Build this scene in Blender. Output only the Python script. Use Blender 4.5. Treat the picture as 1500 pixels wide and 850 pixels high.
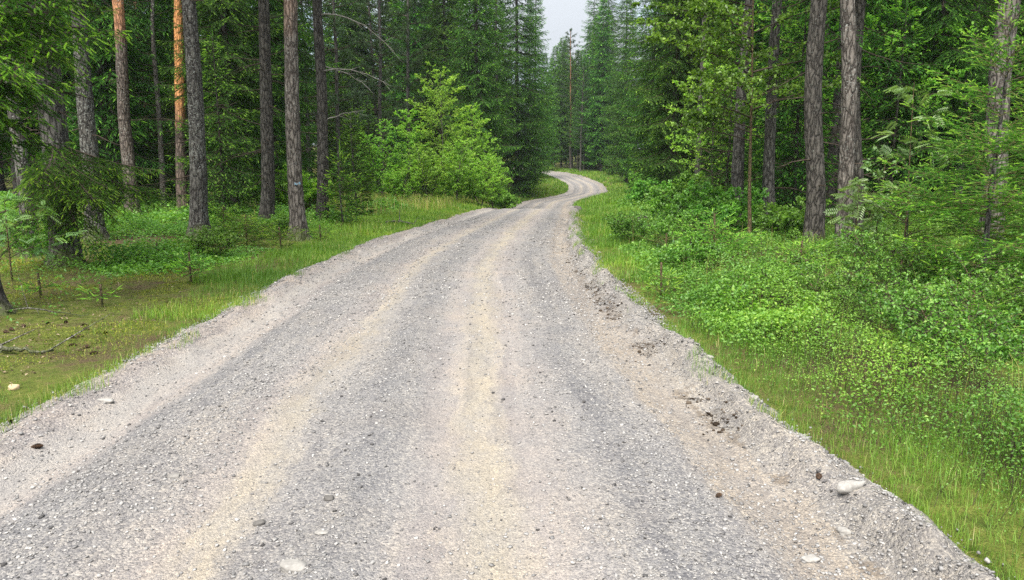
import bpy, math, random
import numpy as np
from math import radians, sin, cos, pi

# ------------------------------------------------------------------ camera, sky, sun, exposure
S = bpy.context.scene
for o in list(bpy.data.objects):
    bpy.data.objects.remove(o)
EYE, FPX, PITCH = 1.6, 1083.0, math.atan(190/1083.0)
cam = bpy.data.cameras.new('camera')
cam.sensor_width = 36.0
cam.lens = 36.0*FPX/1500.0
cam.clip_start, cam.clip_end = 0.05, 3000
camo = bpy.data.objects.new('camera', cam)
S.collection.objects.link(camo)
camo.location = (0, 0, EYE)
camo.rotation_euler = (pi/2-PITCH, 0, 0)
S.camera = camo

SUN_EL, SUN_AZ = radians(58), radians(200)       # azimuth clockwise from +Y (the view direction)
w = bpy.data.worlds.new('World'); S.world = w; w.use_nodes = True
nt = w.node_tree; nt.nodes.clear()
wo = nt.nodes.new('ShaderNodeOutputWorld'); bg = nt.nodes.new('ShaderNodeBackground')
sky = nt.nodes.new('ShaderNodeTexSky'); sky.sky_type = 'NISHITA'; sky.sun_disc = False
sky.sun_elevation = SUN_EL; sky.sun_rotation = SUN_AZ; sky.dust_density = 2.0; sky.ozone_density = 1.0
tc = nt.nodes.new('ShaderNodeTexCoord'); mp = nt.nodes.new('ShaderNodeMapping'); mp.inputs['Scale'].default_value = (1, 1, 2.6)
no = nt.nodes.new('ShaderNodeTexNoise'); no.inputs['Scale'].default_value = 3.2; no.inputs['Detail'].default_value = 7
cr = nt.nodes.new('ShaderNodeValToRGB'); cr.color_ramp.elements[0].position = 0.30; cr.color_ramp.elements[1].position = 0.52
mx = nt.nodes.new('ShaderNodeMix'); mx.data_type = 'RGBA'
# an overcast sky is about three times brighter overhead than near the horizon
sz = nt.nodes.new('ShaderNodeSeparateXYZ'); nt.links.new(tc.outputs['Generated'], sz.inputs[0])
gm = nt.nodes.new('ShaderNodeMath'); gm.operation = 'MULTIPLY_ADD'; gm.use_clamp = True; gm.inputs[1].default_value = .67; gm.inputs[2].default_value = .33
nt.links.new(sz.outputs['Z'], gm.inputs[0])
vm = nt.nodes.new('ShaderNodeVectorMath'); vm.operation = 'SCALE'; vm.inputs[0].default_value = (5.3, 5.65, 6.1); nt.links.new(gm.outputs[0], vm.inputs['Scale'])
nt.links.new(vm.outputs[0], mx.inputs[7])
nt.links.new(tc.outputs['Generated'], mp.inputs[0]); nt.links.new(mp.outputs[0], no.inputs['Vector'])
nt.links.new(no.outputs[0], cr.inputs[0]); nt.links.new(cr.outputs[0], mx.inputs[0])
nt.links.new(sky.outputs[0], mx.inputs[6]); nt.links.new(mx.outputs[2], bg.inputs[0])
bg.inputs[1].default_value = 0.15
nt.links.new(bg.outputs[0], wo.inputs[0])

sl = bpy.data.lights.new('sun', 'SUN'); sl.energy = 3.8; sl.angle = radians(38); sl.color = (1.0, 0.95, 0.88)
so = bpy.data.objects.new('sun', sl); S.collection.objects.link(so)
so.rotation_euler = (pi/2-SUN_EL, 0, pi-SUN_AZ)   # shines from behind the camera, high up

vs = S.view_settings
vs.view_transform = 'Standard'; vs.look = 'None'; vs.gamma = 1.0; vs.use_curve_mapping = False
vs.exposure = 1.15
S.render.engine = 'CYCLES'
cy = S.cycles
cy.max_bounces = 6; cy.diffuse_bounces = 4; cy.glossy_bounces = 2; cy.transmission_bounces = 4; cy.transparent_max_bounces = 6
cy.use_denoising = False; cy.use_adaptive_sampling = False; cy.sample_clamp_indirect = 2.5
try: cy.sampling_pattern = 'BLUE_NOISE'
except Exception: pass
cy.caustics_reflective = False; cy.caustics_refractive = False

# ------------------------------------------------------------------ noise and terrain
def _h(ix, iy, iz, seed):
    n = (ix*374761393 + iy*668265263 + iz*2147483647 + seed*974634777) & 0xFFFFFFFF
    n = ((n ^ (n >> 13))*1274126177) & 0xFFFFFFFF
    return ((n ^ (n >> 16)) & 0xFFFFFF)/float(0xFFFFFF)

def noise(x, y, z=0.0, seed=0):
    x, y, z = np.broadcast_arrays(np.asarray(x, float), np.asarray(y, float), np.asarray(z, float))
    ix, iy, iz = [np.floor(a).astype(np.int64) for a in (x, y, z)]
    fx, fy, fz = x-ix, y-iy, z-iz
    fx, fy, fz = [a*a*(3-2*a) for a in (fx, fy, fz)]
    r = 0
    for dx in (0, 1):
        for dy in (0, 1):
            for dz in (0, 1):
                wgt = (fx if dx else 1-fx)*(fy if dy else 1-fy)*(fz if dz else 1-fz)
                r = r + wgt*_h(ix+dx, iy+dy, iz+dz, seed)
    return r*2-1

def fbm(x, y, z=0.0, o=3, seed=0):
    r, a, f = 0, 1.0, 1.0
    for k in range(o):
        r = r + a*noise(np.asarray(x)*f, np.asarray(y)*f, np.asarray(z)*f, seed+k*17); a *= .5; f *= 2.03
    return r

def hermite(X, Y):
    X = np.array(X, float); Y = np.array(Y, float)
    d = np.diff(Y)/np.diff(X); m = np.zeros_like(Y)
    m[1:-1] = np.where(d[1:]*d[:-1] > 0, 2*d[1:]*d[:-1]/(d[1:]+d[:-1]+1e-12), 0)
    m[0], m[-1] = d[0], d[-1]
    def f(x):
        x = np.clip(np.asarray(x, float), X[0], X[-1])
        i = np.clip(np.searchsorted(X, x)-1, 0, len(X)-2)
        hh = X[i+1]-X[i]; t = (x-X[i])/hh
        return ((2*t**3-3*t*t+1)*Y[i] + (t**3-2*t*t+t)*hh*m[i] + (-2*t**3+3*t*t)*Y[i+1] + (t**3-t*t)*hh*m[i+1])
    return f

road_z = hermite([-20, 0, 10, 15, 22, 33, 36.5, 41, 47, 54, 62, 72, 85, 97, 120, 200, 700],
                 [0, 0, 0, -.06, -.22, -.57, -.77, -1.13, -1.52, -1.62, -1.55, -1.45, -1.0, -.35, .3, 2, 6])
side_z = hermite([-20, 0, 10, 15, 22, 33, 46, 60, 72, 85, 97, 120, 200, 700],
                 [0, 0, 0, -.05, -.18, -.45, -1.0, -1.2, -1.2, -.85, -.25, .4, 2.2, 6.5])
road_c = hermite([-20, 0, 2.6, 3.65, 5, 8, 10.6, 16, 22.4, 33, 45, 52, 58, 63, 72, 84, 90, 98, 108, 120, 135, 160],
                 [-.42, -.5, -.62, -.68, -.76, -.82, -.89, -.64, -.1, .72, 1.55, 2.1, 2.9, 4.75, 7.2, 8.1, 7.6, 6.4, 3.6, -1.5, -10, -30])
road_hw = hermite([-20, 0, 2.6, 3.65, 5, 8, 16, 33, 84, 160], [2.65, 2.6, 2.48, 2.43, 2.35, 2.24, 2.2, 2.18, 2.0, 2.0])
def edge_wobble(y, side):
    return .07*noise(y*1.3, side*9.1, 0, 5) + .05*noise(y*4.1, side*3.3, 0, 6)
def sst(a, b, x):
    t = np.clip((x-a)/(b-a), 0, 1); return t*t*(3-2*t)
def off_road(x, y):                     # distance outside the graded road, negative on it
    u = np.asarray(x)-road_c(y)
    return np.abs(u)-road_hw(y)-edge_wobble(np.asarray(y), np.sign(u))
def terrain(x, y):
    x = np.asarray(x, float); y = np.asarray(y, float)
    d = off_road(x, y); u = x-road_c(y)
    zs = side_z(y)+.02*np.clip(d-2.5, 0, 25)*(u < 0)+.008*np.clip(d-3, 0, 40)*(u > 0)
    zs = zs+sst(.6, 3, d)*(.10*fbm(x*.35, y*.35, 0, 3, 3)+.035*noise(x*1.7, y*1.7, 0, 8))+.015*noise(x*4, y*4, 0, 9)
    zs = zs+sst(30, 160, np.abs(x))*6
    return road_z(y)*(1-sst(.0, 2.2, d)) + zs*sst(.0, 2.2, d)
def at(px, Y):                          # ground point seen in column px of the photograph, Y metres ahead
    x = 0.0
    for k in range(3):
        z = float(terrain(x, Y)); f = Y*cos(PITCH)-(z-EYE)*sin(PITCH); x = (px-750)/FPX*f
    return (x, Y, float(terrain(x, Y)))

# ------------------------------------------------------------------ mesh collecting
class MB:
    def __init__(s): s.v = []; s.q = []; s.t = []; s.qm = []; s.tm = []; s.qt = []; s.tt = []; s.n = 0
    def add(s, V, Q=None, T=None, mat=0, tint=.5):
        V = np.asarray(V, np.float32).reshape(-1, 3)
        for F, L, M, A in ((Q, s.q, s.qm, s.qt), (T, s.t, s.tm, s.tt)):
            if F is not None and len(F):
                F = np.asarray(F, np.int64); L.append(F+s.n); M.append(np.full(len(F), mat, np.int32))
                A.append(np.broadcast_to(np.asarray(tint, np.float32), (len(F),)).copy())
        s.v.append(V); s.n += len(V)
    def mesh(s, name, mats, smooth=False, pattr=None):
        me = bpy.data.meshes.new(name)
        V = np.concatenate(s.v)
        Q = np.concatenate(s.q) if s.q else np.zeros((0, 4), np.int64)
        T = np.concatenate(s.t) if s.t else np.zeros((0, 3), np.int64)
        me.vertices.add(len(V)); me.vertices.foreach_set('co', V.ravel())
        me.loops.add(len(Q)*4+len(T)*3)
        me.loops.foreach_set('vertex_index', np.concatenate([Q.ravel(), T.ravel()]).astype(np.int32))
        me.polygons.add(len(Q)+len(T))
        me.polygons.foreach_set('loop_start', np.concatenate([np.arange(len(Q))*4, len(Q)*4+np.arange(len(T))*3]).astype(np.int32))
        me.polygons.foreach_set('material_index', np.concatenate(s.qm+s.tm).astype(np.int32))
        if smooth: me.polygons.foreach_set('use_smooth', np.ones(len(Q)+len(T), bool))
        at_ = me.attributes.new('tint', 'FLOAT', 'FACE'); at_.data.foreach_set('value', np.concatenate(s.qt+s.tt).astype(np.float32))
        for k, a in (pattr or {}).items():
            at_ = me.attributes.new(k, 'FLOAT', 'POINT'); at_.data.foreach_set('value', np.asarray(a, np.float32))
        for m in mats: me.materials.append(m)
        me.update(calc_edges=True)
        return me

COL = S.collection
def link(name, me, parent=None, loc=None):
    o = bpy.data.objects.new(name, me); COL.objects.link(o)
    if parent is not None: o.parent = parent
    if loc is not None: o.location = loc
    return o
def tag(o, label=None, cat=None, group=None, kind=None):
    for k, v in (('label', label), ('category', cat), ('group', group), ('kind', kind)):
        if v: o[k] = v
    return o
def thing(name, label, cat, loc=(0, 0, 0), rz=0, group=None, scale=1):
    o = bpy.data.objects.new(name, None); o.empty_display_size = .2; COL.objects.link(o)
    o.location = loc; o.rotation_euler = (0, 0, rz); o.scale = (scale,)*3
    return tag(o, label, cat, group)

def unit(a): return a/(np.linalg.norm(a, axis=-1, keepdims=True)+1e-9)
def perp(d):
    r = np.where(np.abs(d[:, 2:3]) < .9, np.array([[0, 0, 1.]]), np.array([[1., 0, 0]]))
    a = unit(np.cross(d, r)); return a, np.cross(a, d)
def prisms(mb, A, B, ra, rb, sides=3, mat=0, tint=.5):
    A = np.asarray(A, float).reshape(-1, 3); B = np.asarray(B, float).reshape(-1, 3); n = len(A)
    if not n: return
    ra = np.broadcast_to(ra, (n,)); rb = np.broadcast_to(rb, (n,))
    a, b = perp(unit(B-A))
    an = np.arange(sides)*2*pi/sides
    ring = a[:, None]*np.cos(an)[None, :, None]+b[:, None]*np.sin(an)[None, :, None]
    V = np.concatenate([A[:, None]+ring*ra[:, None, None], B[:, None]+ring*rb[:, None, None]], 1)
    k = np.arange(sides); q = np.stack([k, (k+1) % sides, (k+1) % sides+sides, k+sides], 1)
    Q = (np.arange(n)*2*sides)[:, None, None]+q[None]
    mb.add(V, Q.reshape(-1, 4), None, mat, np.repeat(np.broadcast_to(tint, (n,)), sides))
def tube(mb, pts, rad, sides=8, mat=0, tint=.5, cap=True):
    P = np.asarray(pts, float); m = len(P); rad = np.broadcast_to(rad, (m,))
    d = unit(np.gradient(P, axis=0)); a, b = perp(d)
    for i in range(1, m):                            # keep the frame from flipping
        a[i] = a[i-1]-d[i]*np.dot(a[i-1], d[i]); a[i] /= np.linalg.norm(a[i])+1e-9; b[i] = np.cross(a[i], d[i])
    an = np.arange(sides)*2*pi/sides
    V = P[:, None]+(a[:, None]*np.cos(an)[None, :, None]+b[:, None]*np.sin(an)[None, :, None])*rad[:, None, None]
    k = np.arange(sides); Q = []
    for i in range(m-1): Q.append(np.stack([k, (k+1) % sides, (k+1) % sides+sides, k+sides], 1)+i*sides)
    V = V.reshape(-1, 3); T = None
    if cap:
        V = np.concatenate([V, P[:1], P[-1:]])
        T = np.concatenate([np.stack([(k+1) % sides, k, np.full(sides, m*sides)], 1),
                            np.stack([k+(m-1)*sides, (k+1) % sides+(m-1)*sides, np.full(sides, m*sides+1)], 1)])
    mb.add(V, np.concatenate(Q), T, mat, tint)
def shoots(mb, P, D, L, W, rg, mat=0, tint=.5, crossed=True):
    n = len(P)
    if not n: return
    D = unit(D); a, b = perp(D); th = rg.uniform(-.6, .6, n)[:, None]
    a, b = a*np.cos(th)+b*np.sin(th), b*np.cos(th)-a*np.sin(th)
    L = np.broadcast_to(L, (n,))[:, None]; W = np.broadcast_to(W, (n,))[:, None]
    tip = P+D*L; mid = P+D*L*.42
    s = [np.stack([P, mid+a*W, tip, mid-a*W], 1)]
    if crossed: s.append(np.stack([P, mid+b*W*.8, tip, mid-b*W*.8], 1))
    V = np.concatenate(s); mb.add(V, np.arange(len(V)*4).reshape(-1, 4), None, mat, np.tile(np.broadcast_to(tint, (n,)), len(s)))
def needles(mb, P, D, L, rg, k=22, nl=.016, nw=.0014, mat=0, tint=.5):
    n = len(P)
    if not n: return
    D = unit(D); a, b = perp(D); L = np.broadcast_to(L, (n,))
    t = (np.arange(k)+.5)/k; ph = rg.uniform(0, 6.28, (n, 1))+np.arange(k)[None]*2.4
    R = a[:, None]*np.cos(ph)[..., None]+b[:, None]*np.sin(ph)[..., None]*.75
    base = P[:, None]+D[:, None]*(L[:, None]*t[None])[..., None]
    nd = unit(D[:, None]*.75+R*(1.05-.55*t)[None, :, None])
    tip = base+nd*(nl*rg.uniform(.8, 1.15, (n, k)))[..., None]
    sd = unit(np.cross(nd, D[:, None]+.01))*nw
    V = np.stack([base-sd, base+sd, tip], 2)
    mb.add(V, None, np.arange(n*k*3).reshape(-1, 3), mat, np.repeat(np.broadcast_to(tint, (n,)), k))
def leaves(mb, P, D, N, L, W, mat=0, tint=.5):
    n = len(P)
    if not n: return
    D = unit(D); S_ = unit(np.cross(D, N)); N = np.cross(S_, D)
    L = np.broadcast_to(L, (n,))[:, None]; W = np.broadcast_to(W, (n,))[:, None]
    mid = P+D*L*.45; up = N*W*.35
    V = np.stack([P, mid+S_*W*.5+up, P+D*L-N*L*.08, mid-S_*W*.5+up], 1)
    k = np.arange(n)[:, None]*4
    T = np.concatenate([k+np.array([[0, 1, 2]]), k+np.array([[0, 2, 3]])], 1).reshape(-1, 3)
    mb.add(V, None, T, mat, np.repeat(np.broadcast_to(tint, (n,)), 2))

# ------------------------------------------------------------------ materials
def newmat(name):
    m = bpy.data.materials.new(name); m.use_nodes = True; n = m.node_tree; n.nodes.clear()
    return m, n, n.nodes.new('ShaderNodeOutputMaterial')
def ramp(n, src, stops, interp='LINEAR'):
    r = n.nodes.new('ShaderNodeValToRGB'); e = r.color_ramp; e.interpolation = interp
    while len(e.elements) > 1: e.elements.remove(e.elements[-1])
    for i, (p, c) in enumerate(stops):
        x = e.elements[0] if i == 0 else e.elements.new(p)
        x.position = p; x.color = tuple(c)+(1,) if len(c) == 3 else c
    n.links.new(src, r.inputs[0]); return r.outputs[0]
def tex(n, kind, scale, vec=None, **kw):
    t = n.nodes.new('ShaderNodeTex'+kind); t.inputs['Scale'].default_value = scale
    for k, v in kw.items():
        if k in t.inputs: t.inputs[k].default_value = v
        else: setattr(t, k, v)
    if vec is not None: n.links.new(vec, t.inputs['Vector'])
    return t
def math_(n, op, a, b=None, c=None, clamp=False):
    m = n.nodes.new('ShaderNodeMath'); m.operation = op; m.use_clamp = clamp
    for i, v in enumerate((a, b, c)):
        if v is None: continue
        if isinstance(v, (int, float)): m.inputs[i].default_value = v
        else: n.links.new(v, m.inputs[i])
    return m.outputs[0]
def mix(n, f, a, b, blend='MIX'):
    m = n.nodes.new('ShaderNodeMix'); m.data_type = 'RGBA'; m.blend_type = blend
    for i, v in ((0, f), (6, a), (7, b)):
        if isinstance(v, (int, float)): m.inputs[i].default_value = v
        elif isinstance(v, tuple): m.inputs[i].default_value = v+(1,) if len(v) == 3 else v
        else: n.links.new(v, m.inputs[i])
    return m.outputs[2]
def bump(n, h, strength, dist):
    b = n.nodes.new('ShaderNodeBump'); b.inputs['Strength'].default_value = strength; b.inputs['Distance'].default_value = dist
    n.links.new(h, b.inputs['Height']); return b.outputs[0]
def bsdf(n, col, rough=.8, spec=.3, nrm=None):
    p = n.nodes.new('ShaderNodeBsdfPrincipled'); p.inputs['Roughness'].default_value = rough
    p.inputs['Specular IOR Level'].default_value = spec
    if isinstance(col, tuple): p.inputs['Base Color'].default_value = col+(1,)
    else: n.links.new(col, p.inputs['Base Color'])
    if nrm is not None: n.links.new(nrm, p.inputs['Normal'])
    return p
def obj_vec(n, scale=None):
    t = n.nodes.new('ShaderNodeTexCoord').outputs['Object']
    if scale is None: return t
    m = n.nodes.new('ShaderNodeMapping'); m.inputs['Scale'].default_value = scale; n.links.new(t, m.inputs[0]); return m.outputs[0]

def foliage(name, stops, trans=.35, rough=.5, spec=.25, vary=.25, clump=.9):
    m, n, out = newmat(name)
    a = n.nodes.new('ShaderNodeAttribute'); a.attribute_name = 'tint'
    c = ramp(n, a.outputs['Fac'], stops)
    oi = n.nodes.new('ShaderNodeObjectInfo')
    hs = n.nodes.new('ShaderNodeHueSaturation')
    n.links.new(math_(n, 'MULTIPLY_ADD', oi.outputs['Random'], .03, .485), hs.inputs['Hue'])
    n.links.new(math_(n, 'MULTIPLY_ADD', oi.outputs['Random'], vary*2, 1-vary), hs.inputs['Value'])
    n.links.new(c, hs.inputs['Color'])
    nz = tex(n, 'Noise', clump, obj_vec(n), Detail=2.0)
    c = mix(n, ramp(n, nz.outputs[0], [(.35, (0, 0, 0)), (.65, (.55,)*3)]), hs.outputs[0], mix(n, 1.0, hs.outputs[0], (1.35, 1.25, .7), 'MULTIPLY'))
    p = bsdf(n, c, rough, spec)
    t = n.nodes.new('ShaderNodeBsdfTranslucent'); n.links.new(mix(n, 1.0, c, (1.5, 1.6, .7), 'MULTIPLY'), t.inputs[0])
    ms = n.nodes.new('ShaderNodeMixShader'); ms.inputs[0].default_value = trans
    n.links.new(p.outputs[0], ms.inputs[1]); n.links.new(t.outputs[0], ms.inputs[2]); n.links.new(ms.outputs[0], out.inputs[0])
    return m
M = {}
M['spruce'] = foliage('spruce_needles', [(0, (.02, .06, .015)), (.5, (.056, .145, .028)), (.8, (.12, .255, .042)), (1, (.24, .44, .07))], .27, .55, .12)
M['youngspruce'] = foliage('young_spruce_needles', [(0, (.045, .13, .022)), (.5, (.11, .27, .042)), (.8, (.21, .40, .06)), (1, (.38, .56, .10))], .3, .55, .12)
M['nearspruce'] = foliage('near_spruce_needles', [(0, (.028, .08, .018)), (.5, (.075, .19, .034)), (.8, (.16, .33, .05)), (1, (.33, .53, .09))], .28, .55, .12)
M['pine'] = foliage('pine_needles', [(0, (.03, .06, .03)), (.6, (.055, .10, .05)), (1, (.10, .16, .07))], .2)
M['birch'] = foliage('birch_leaves', [(0, (.10, .24, .03)), (.5, (.24, .46, .075)), (1, (.42, .60, .13))], .42, .42, .4, .07, .5)
M['leaf'] = foliage('broad_leaves', [(0, (.055, .14, .026)), (.5, (.12, .265, .045)), (1, (.23, .42, .085))], .4, .4, .4)
M['paleleaf'] = foliage('pale_leaves', [(0, (.09, .19, .06)), (.5, (.17, .30, .11)), (1, (.30, .44, .20))], .35, .38, .5)
M['bilberry'] = foliage('bilberry_leaves', [(0, (.045, .135, .024)), (.45, (.105, .24, .045)), (.85, (.195, .375, .07)), (1, (.25, .39, .085))], .35, .4, .35, 0, .6)
M['grass'] = foliage('grass_blades', [(0, (.06, .13, .02)), (.5, (.135, .24, .035)), (.82, (.24, .36, .055)), (.9, (.36, .34, .13)), (1, (.44, .37, .20))], .35, .5, .25, 0, .5)

def bark(name, dark, light, lichen, lich_amt=.62, pine=None, scale=1.0):
    m, n, out = newmat(name)
    v = obj_vec(n, (9*scale, 9*scale, 2.6*scale))
    wob = tex(n, 'Noise', 1.6, v, Detail=4.0)
    vv = n.nodes.new('ShaderNodeVectorMath'); vv.operation = 'ADD'
    sc = n.nodes.new('ShaderNodeVectorMath'); sc.operation = 'SCALE'; sc.inputs['Scale'].default_value = .9
    n.links.new(wob.outputs['Color'], sc.inputs[0]); n.links.new(v, vv.inputs[0]); n.links.new(sc.outputs[0], vv.inputs[1])
    vo = tex(n, 'Voronoi', 1.5, vv.outputs[0], feature='DISTANCE_TO_EDGE')
    plate = ramp(n, vo.outputs['Distance'], [(0, (0, 0, 0)), (.12, (.6,)*3), (.3, (1,)*3)])
    fine = tex(n, 'Noise', 26, obj_vec(n, (1, 1, .5)), Detail=5.0, Roughness=.7)
    big = tex(n, 'Noise', 2.1, obj_vec(n, (1, 1, .4)), Detail=3.0)
    base = mix(n, big.outputs[0], light, tuple(x*.62 for x in light))
    col = mix(n, plate, dark, base)
    if pine:
        z = n.nodes.new('ShaderNodeSeparateXYZ'); n.links.new(n.nodes.new('ShaderNodeTexCoord').outputs['Object'], z.inputs[0])
        h = math_(n, 'ADD', z.outputs['Z'], math_(n, 'MULTIPLY', math_(n, 'SUBTRACT', big.outputs[0], .5), 2.5))
        f = math_(n, 'DIVIDE', math_(n, 'SUBTRACT', h, pine[0]), pine[1], clamp=True)
        oc = mix(n, plate, tuple(x*.5 for x in pine[2]), mix(n, fine.outputs[0], pine[2], tuple(min(1, x*1.5) for x in pine[2])))
        col = mix(n, f, col, oc)
    col = mix(n, 1.0, col, ramp(n, fine.outputs[0], [(.3, (.55,)*3), (.7, (1.3,)*3)]), 'MULTIPLY')
    ln = tex(n, 'Noise', 30, obj_vec(n), Detail=5.0, Roughness=.7); lb = tex(n, 'Noise', 1.3, obj_vec(n), Detail=2.0)
    lf = math_(n, 'ADD', ln.outputs[0], math_(n, 'MULTIPLY', math_(n, 'SUBTRACT', lb.outputs[0], .5), .35))
    col = mix(n, ramp(n, lf, [(lich_amt-.03, (0, 0, 0)), (lich_amt+.03, (.85,)*3)]), col, lichen)
    zf = n.nodes.new('ShaderNodeSeparateXYZ'); n.links.new(obj_vec(n), zf.inputs[0])
    mf = math_(n, 'ADD', math_(n, 'MULTIPLY', zf.outputs['Z'], -1.3), math_(n, 'MULTIPLY', big.outputs[0], 1.5))
    col = mix(n, ramp(n, mf, [(.45, (0, 0, 0)), (.75, (.7,)*3)]), col, mix(n, fine.outputs[0], (.03, .05, .012), (.13, .16, .035)))
    hgt = math_(n, 'ADD', plate, math_(n, 'MULTIPLY', fine.outputs[0], .7))
    p = bsdf(n, col, .9, .15, bump(n, hgt, .9, .02)); n.links.new(p.outputs[0], out.inputs[0])
    return m
M['bark_spruce'] = bark('spruce_bark', (.032, .029, .026), (.18, .168, .15), (.28, .29, .25), .64)
M['bark_dark'] = bark('dark_spruce_bark', (.027, .024, .021), (.14, .127, .11), (.24, .25, .22), .66)
M['bark_pine'] = bark('pine_bark', (.04, .033, .028), (.215, .19, .165), (.30, .31, .28), .63, (4.2, 2.0, (.30, .15, .085)))
M['bark_orange'] = bark('orange_pine_bark', (.05, .04, .035), (.21, .16, .13), (.36, .36, .32), .66, (2.7, 1.2, (.60, .28, .11)))
M['bark_red'] = bark('red_pine_bark', (.04, .03, .026), (.2, .165, .14), (.36, .37, .33), .62, (4.9, 1.5, (.50, .24, .12)))
M['bark_lichen'] = bark('lichen_bark', (.03, .026, .024), (.155, .145, .13), (.30, .31, .28), .585)
M['bark_sapling'] = bark('sapling_bark', (.08, .06, .035), (.24, .18, .10), (.3, .3, .2), .68, None, 3.0)
M['bark_dead'] = bark('dead_wood', (.07, .06, .055), (.32, .29, .26), (.4, .42, .37), .62, None, 2.0)
m, n, out = newmat('twig_wood'); nz = tex(n, 'Noise', 12, obj_vec(n), Detail=3.0)
n.links.new(bsdf(n, ramp(n, nz.outputs[0], [(.3, (.03, .022, .016)), (.7, (.085, .066, .05))]), .9, .15).outputs[0], out.inputs[0]); M['twig'] = m
m, n, out = newmat('green_twig_wood'); nz = tex(n, 'Noise', 12, obj_vec(n), Detail=3.0)
n.links.new(bsdf(n, ramp(n, nz.outputs[0], [(.3, (.06, .06, .025)), (.7, (.15, .14, .05))]), .9, .15).outputs[0], out.inputs[0]); M['greentwig'] = m
m, n, out = newmat('pale_twig_wood'); nz = tex(n, 'Noise', 12, obj_vec(n), Detail=3.0)
n.links.new(bsdf(n, ramp(n, nz.outputs[0], [(.3, (.13, .12, .105)), (.7, (.30, .28, .25))]), .9, .15).outputs[0], out.inputs[0]); M['paletwig'] = m

def stone_mat(name, stops, sc=60.0):
    m, n, out = newmat(name)
    a = n.nodes.new('ShaderNodeAttribute'); a.attribute_name = 'tint'
    c = ramp(n, a.outputs['Fac'], stops)
    nz = tex(n, 'Noise', sc, obj_vec(n), Detail=5.0, Roughness=.7)
    c = mix(n, 1.0, c, ramp(n, nz.outputs[0], [(.3, (.65,)*3), (.7, (1.25,)*3)]), 'MULTIPLY')
    n.links.new(bsdf(n, c, .85, .25, bump(n, nz.outputs[0], .5, .004)).outputs[0], out.inputs[0]); return m
M['chip'] = stone_mat('gravel_chips', [(0, (.055, .052, .05)), (.15, (.13, .125, .122)), (.45, (.25, .242, .232)), (.8, (.36, .345, .325)), (1, (.46, .44, .41))], 90)
M['rock'] = stone_mat('field_stone', [(0, (.06, .055, .05)), (.5, (.3, .285, .26)), (.8, (.42, .39, .34)), (1, (.5, .36, .2))], 35)

# ground
m, n, out = newmat('forest_floor_soil')
v = obj_vec(n)
n1 = tex(n, 'Noise', .55, v, Detail=5.0, Roughness=.6); n2 = tex(n, 'Noise', 7, v, Detail=6.0, Roughness=.7); n3 = tex(n, 'Noise', 70, v, Detail=4.0, Roughness=.75)
moss = ramp(n, n2.outputs[0], [(.3, (.06, .085, .017)), (.5, (.14, .17, .034)), (.7, (.23, .235, .055))])
lit = ramp(n, n3.outputs[0], [(.3, (.035, .025, .016)), (.5, (.11, .078, .045)), (.72, (.26, .19, .11))])
f = math_(n, 'ADD', math_(n, 'MULTIPLY', n1.outputs[0], .75), math_(n, 'MULTIPLY', n2.outputs[0], .45))
c = mix(n, ramp(n, f, [(.57, (0, 0, 0)), (.70, (1,)*3)]), moss, lit)
n4 = tex(n, 'Noise', 190, v, Detail=3.0, Roughness=.7)
c = mix(n, 1.0, c, ramp(n, n3.outputs[0], [(.3, (.5,)*3), (.7, (1.35,)*3)]), 'MULTIPLY')
c = mix(n, 1.0, c, ramp(n, n4.outputs[0], [(.3, (.55,)*3), (.7, (1.35,)*3)]), 'MULTIPLY')
hgt = math_(n, 'ADD', n2.outputs[0], math_(n, 'MULTIPLY', n3.outputs[0], .5))
n.links.new(bsdf(n, c, .95, .1, bump(n, hgt, 1.0, .05)).outputs[0], out.inputs[0]); M['floor'] = m

# road gravel: lengthwise bands of dust and loose stone, grain from voronoi cells
m, n, out = newmat('road_gravel')
v = obj_vec(n)
au = n.nodes.new('ShaderNodeAttribute'); au.attribute_name = 'u'
uw = math_(n, 'ADD', au.outputs['Fac'], math_(n, 'MULTIPLY', math_(n, 'SUBTRACT', tex(n, 'Noise', 1.0, obj_vec(n, (1.6, .35, 1)), Detail=4.0, Roughness=.6).outputs[0], .5), .38))
uw = math_(n, 'ADD', uw, math_(n, 'MULTIPLY', math_(n, 'SUBTRACT', tex(n, 'Noise', 5.0, obj_vec(n, (1, .45, 1)), Detail=8.0, Roughness=.75).outputs[0], .5), .42))
un = math_(n, 'DIVIDE', math_(n, 'ADD', uw, 2.7), 5.4)
def U(x): return (x+2.7)/5.4
GREY, PINK, YEL, DUST, BLUE, BEIG = (.228, .22, .214), (.270, .246, .230), (.30, .27, .222), (.305, .286, .262), (.182, .18, .181), (.252, .224, .192)
band = ramp(n, un, [(U(-2.6), (.235, .215, .19)), (U(-2.1), (.265, .236, .215)), (U(-1.98), PINK), (U(-1.8), DUST), (U(-1.62), PINK), (U(-1.45), BLUE), (U(-1.0), GREY),
                    (U(-.78), PINK), (U(-.58), YEL), (U(-.42), GREY), (U(-.12), BLUE), (U(.08), GREY), (U(.28), PINK), (U(.45), YEL), (U(.56), YEL), (U(.74), PINK),
                    (U(1.05), GREY), (U(1.22), BLUE), (U(1.5), GREY), (U(1.62), BEIG), (U(1.86), BEIG), (U(1.96), (.235, .222, .205)), (U(2.6), (.235, .225, .205))])
loose = ramp(n, un, [(U(-2.6), (1,)*3), (U(-2.05), (.9,)*3), (U(-1.85), (.25,)*3), (U(-1.65), (.4,)*3), (U(-1.4), (1,)*3), (U(-.85), (.8,)*3), (U(-.58), (.25,)*3), (U(-.35), (.95,)*3),
                     (U(.05), (.8,)*3), (U(.3), (.3,)*3), (U(.75), (.35,)*3), (U(1.2), (1,)*3), (U(1.55), (.9,)*3), (U(1.8), (.6,)*3), (U(2.1), (1,)*3)])
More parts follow.
